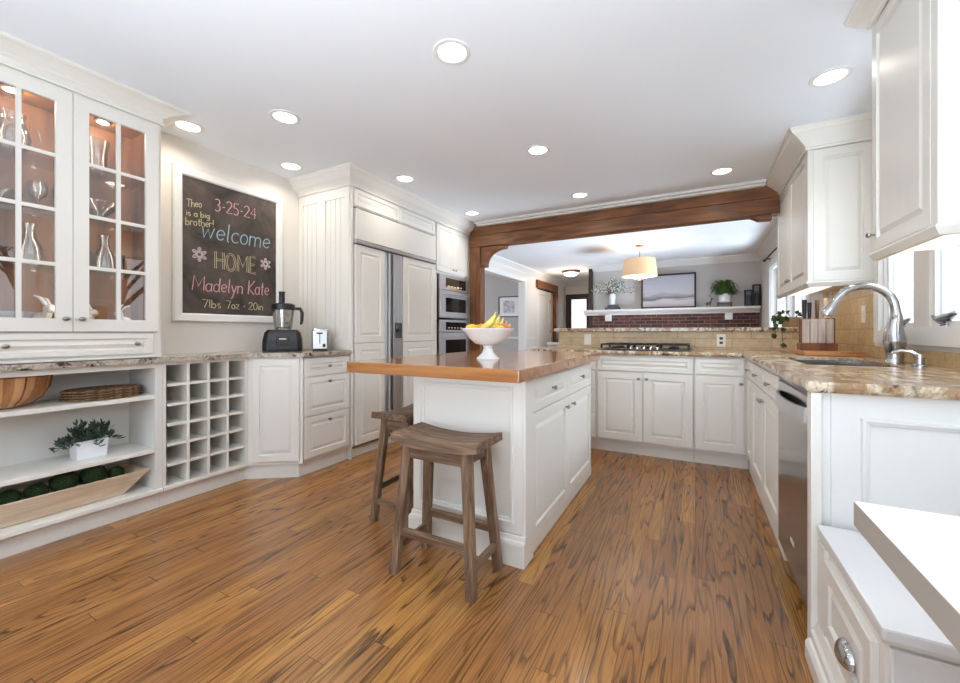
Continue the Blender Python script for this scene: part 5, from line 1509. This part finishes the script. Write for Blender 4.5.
# deer figurine
mb = MB(Matrix.Translation((.215, 8.37, MZ)) @ Matrix.Scale(.9, 4))
mb.ball((0, 0, .075), .032, 1.6, .8, .9); mb.tube([(.03, 0, .085), (.05, 0, .13), (.055, 0, .155)], [.02, .013, .012], 8); mb.ball((.065, 0, .165), .016, 1.5, .8, .9)
for x, y in ((-.035, .012), (-.035, -.012), (.03, .012), (.03, -.012)): mb.tube([(x, y, .07), (x, y, 0)], [.009, .005], 6)
for s in (-1, 1):
    mb.tube([(.055, s * .006, .175), (.035, s * .02, .21), (.05, s * .03, .25)], [.004, .003, .002], 5); mb.tube([(.035, s * .02, .21), (.01, s * .02, .235)], [.003, .002], 5)
tag(mb.build('deer_figurine', 'bronze', origin=(.215, 8.37, MZ), smooth=True), 'small brown deer figurine with antlers beside the fern', 'figurine')
def lantern(x, y, w_, h_, label):
    t = thing('candle_lantern', label, 'lantern', (x, y, MZ), 'lanterns on the mantel')
    mb = MB()
    for s in (-1, 1):
        for q in (-1, 1): mb.box(x + s * w_ - .008, x + s * w_ + .008, y + q * w_ - .008, y + q * w_ + .008, MZ, MZ + h_)
    mb.box(x - w_, x + w_, y - w_, y + w_, MZ, MZ + .015); mb.box(x - w_ - .01, x + w_ + .01, y - w_ - .01, y + w_ + .01, MZ + h_, MZ + h_ + .015)
    mb.box(x - w_, x + w_, y - w_, y + w_, MZ + h_ * .7, MZ + h_ * .72)
    mb.build('iron_cage', 'iron', t)
    MB().lathe([(w_ * .7, MZ + .016), (w_ * .7, MZ + h_ * .65), (w_ * .65, MZ + h_ * .65), (w_ * .65, MZ + .02)], (x, y, 0), 14).build('glass_cylinder', 'greybox', t, smooth=True)
lantern(.825, 8.39, .05, .27, 'shorter dark iron lantern on the mantel next to the fern side')
lantern(.945, 8.41, .05, .36, 'taller dark iron lantern at the wall end of the mantel')
# side room print
t = thing('framed_print', 'small black framed print on the grey side room wall', 'picture', (-3.74, 8.39, 1.25))
a, b, z0, z1 = -4.02, -3.49, 1.42, 1.90
QF = frame((0, 8.398, 0), (1, 0), (0, -1))
fr = [(0, 0), (0, .025), (.025, .025), (.025, 0)]
MB(QF).loft([[(a + i, n, z0 + i), (b - i, n, z0 + i), (b - i, n, z1 - i), (a + i, n, z1 - i)] for i, n in fr], closed=True).build('black_frame', 'black', t)
MB(QF).box(a + .026, b - .026, .002, .008, z0 + .026, z1 - .026).build('mat_board', 'plate', t)
MB(QF).box(a + .12, b - .12, .0085, .010, z0 + .10, z1 - .10).build('print', 'print', t)
outlet('white light switch on the wall strip beside the side room opening', frame((XL, 0, 0), (0, 1), (1, 0)), 8.4, 1.2, False)
# curtain rod over the patio door
mb = MB().tube([(XR - .06, 5.0, 2.2), (XR - .06, 7.62, 2.2)], .011, 8); mb.ball((XR - .06, 7.64, 2.2), .022)
for yy in (5.2, 7.5): mb.tube([(XR - .001, yy, 2.2), (XR - .06, yy, 2.2)], .008, 6)
tag(mb.build('curtain_rod', 'iron', origin=(XR - .06, 6.3, 2.2), smooth=True), 'dark curtain rod above the patio door in the dining room', 'curtain rod')

# dining chair (white, rounded back) beyond the island
def chair(x, y, label, rz=0):
    t = thing('dining_chair', label, 'chair', (x, y, 0))
    A = Matrix.Translation((x, y, 0)) @ Matrix.Rotation(rz, 4, 'Z')
    MB(A).box(-.21, .21, -.2, .2, .44, .47, .01, 2).build('seat', 'tablew', t)
    pts = [(-.19, .2, .471)] + [(-.19 * math.cos(PI * i / 10), .23, .72 + .13 * math.sin(PI * i / 10)) for i in range(11)] + [(.19, .2, .471)]
    MB(A).tube(pts, .016, 8).build('backrest', 'tablew', t, smooth=True)
    for s in (-.1, 0, .1): MB(A).tube([(s, .2, .471), (s, .228, .82)], .008, 6).build('spindle', 'tablew', t)
    for sx in (-1, 1):
        for sy in (-1, 1): MB(A).tube([(sx * .17, sy * .17, .44), (sx * .2, sy * .21, 0)], [.018, .013], 8).build('leg', 'tablew', t)
chair(-2.05, 5.2, 'white dining chair with rounded back beyond the island', 0)
tag(MB().box(-1.50, -1.35, 4.40, 4.49, .935, .96, .003).box(-1.50, -1.35, 4.46, 4.49, 0, .935, .003).build('white_ledge_board', 'tablew', origin=(-1.42, 4.45, 0)), 'narrow white ledge at the end of the tiled half wall', 'ledge')

# ------------------------------------------------------------------ bare trees outside
def tree(x, y, h, seed, label):
    rnd = random.Random(seed)
    mb = MB()
    def grow(p, d, L_, r, lev):
        q = p + d * L_
        m_ = p + d * L_ * .5 + Vector((rnd.uniform(-.05, .05), rnd.uniform(-.05, .05), 0)) * L_
        mb.tube([tuple(p), tuple(m_), tuple(q)], [r, r * .85, r * .68], 5 if lev < 3 else 3, cap=False)
        if lev >= 5: return
        for k in range(3 if lev < 4 else 2):
            a = rnd.uniform(0, 2 * PI); tl = rnd.uniform(.3, .75)
            o = d.orthogonal().normalized(); o2 = d.cross(o)
            nd = (d * math.cos(tl) + (o * math.cos(a) + o2 * math.sin(a)) * math.sin(tl) + Vector((0, 0, .12))).normalized()
            grow(q if k else p + d * L_ * .75, nd, L_ * rnd.uniform(.6, .82), r * .62, lev + 1)
    grow(Vector((x, y, -.6)), Vector((0, 0, 1)), h * .28, h * .018, 0)
    tag(mb.build('bare_tree', 'bark', origin=(x, y, -.6)), label, 'tree', 'bare trees outside')
for i, (x, y, h) in enumerate([(7.5, 4.6, 7), (15.0, 5, 9), (14, 12.5, 9), (7.5, -1.6, 7), (16, 21, 10), (22, 14, 9), (7.0, 10.6, 6.5), (-3.5, -8, 7), (3.4, -9.5, 7)]):
    tree(x, y, h, i + 3, 'bare winter tree standing in the garden outside')
for o in bpy.data.objects:
    if '_w' in o: del o['_w']
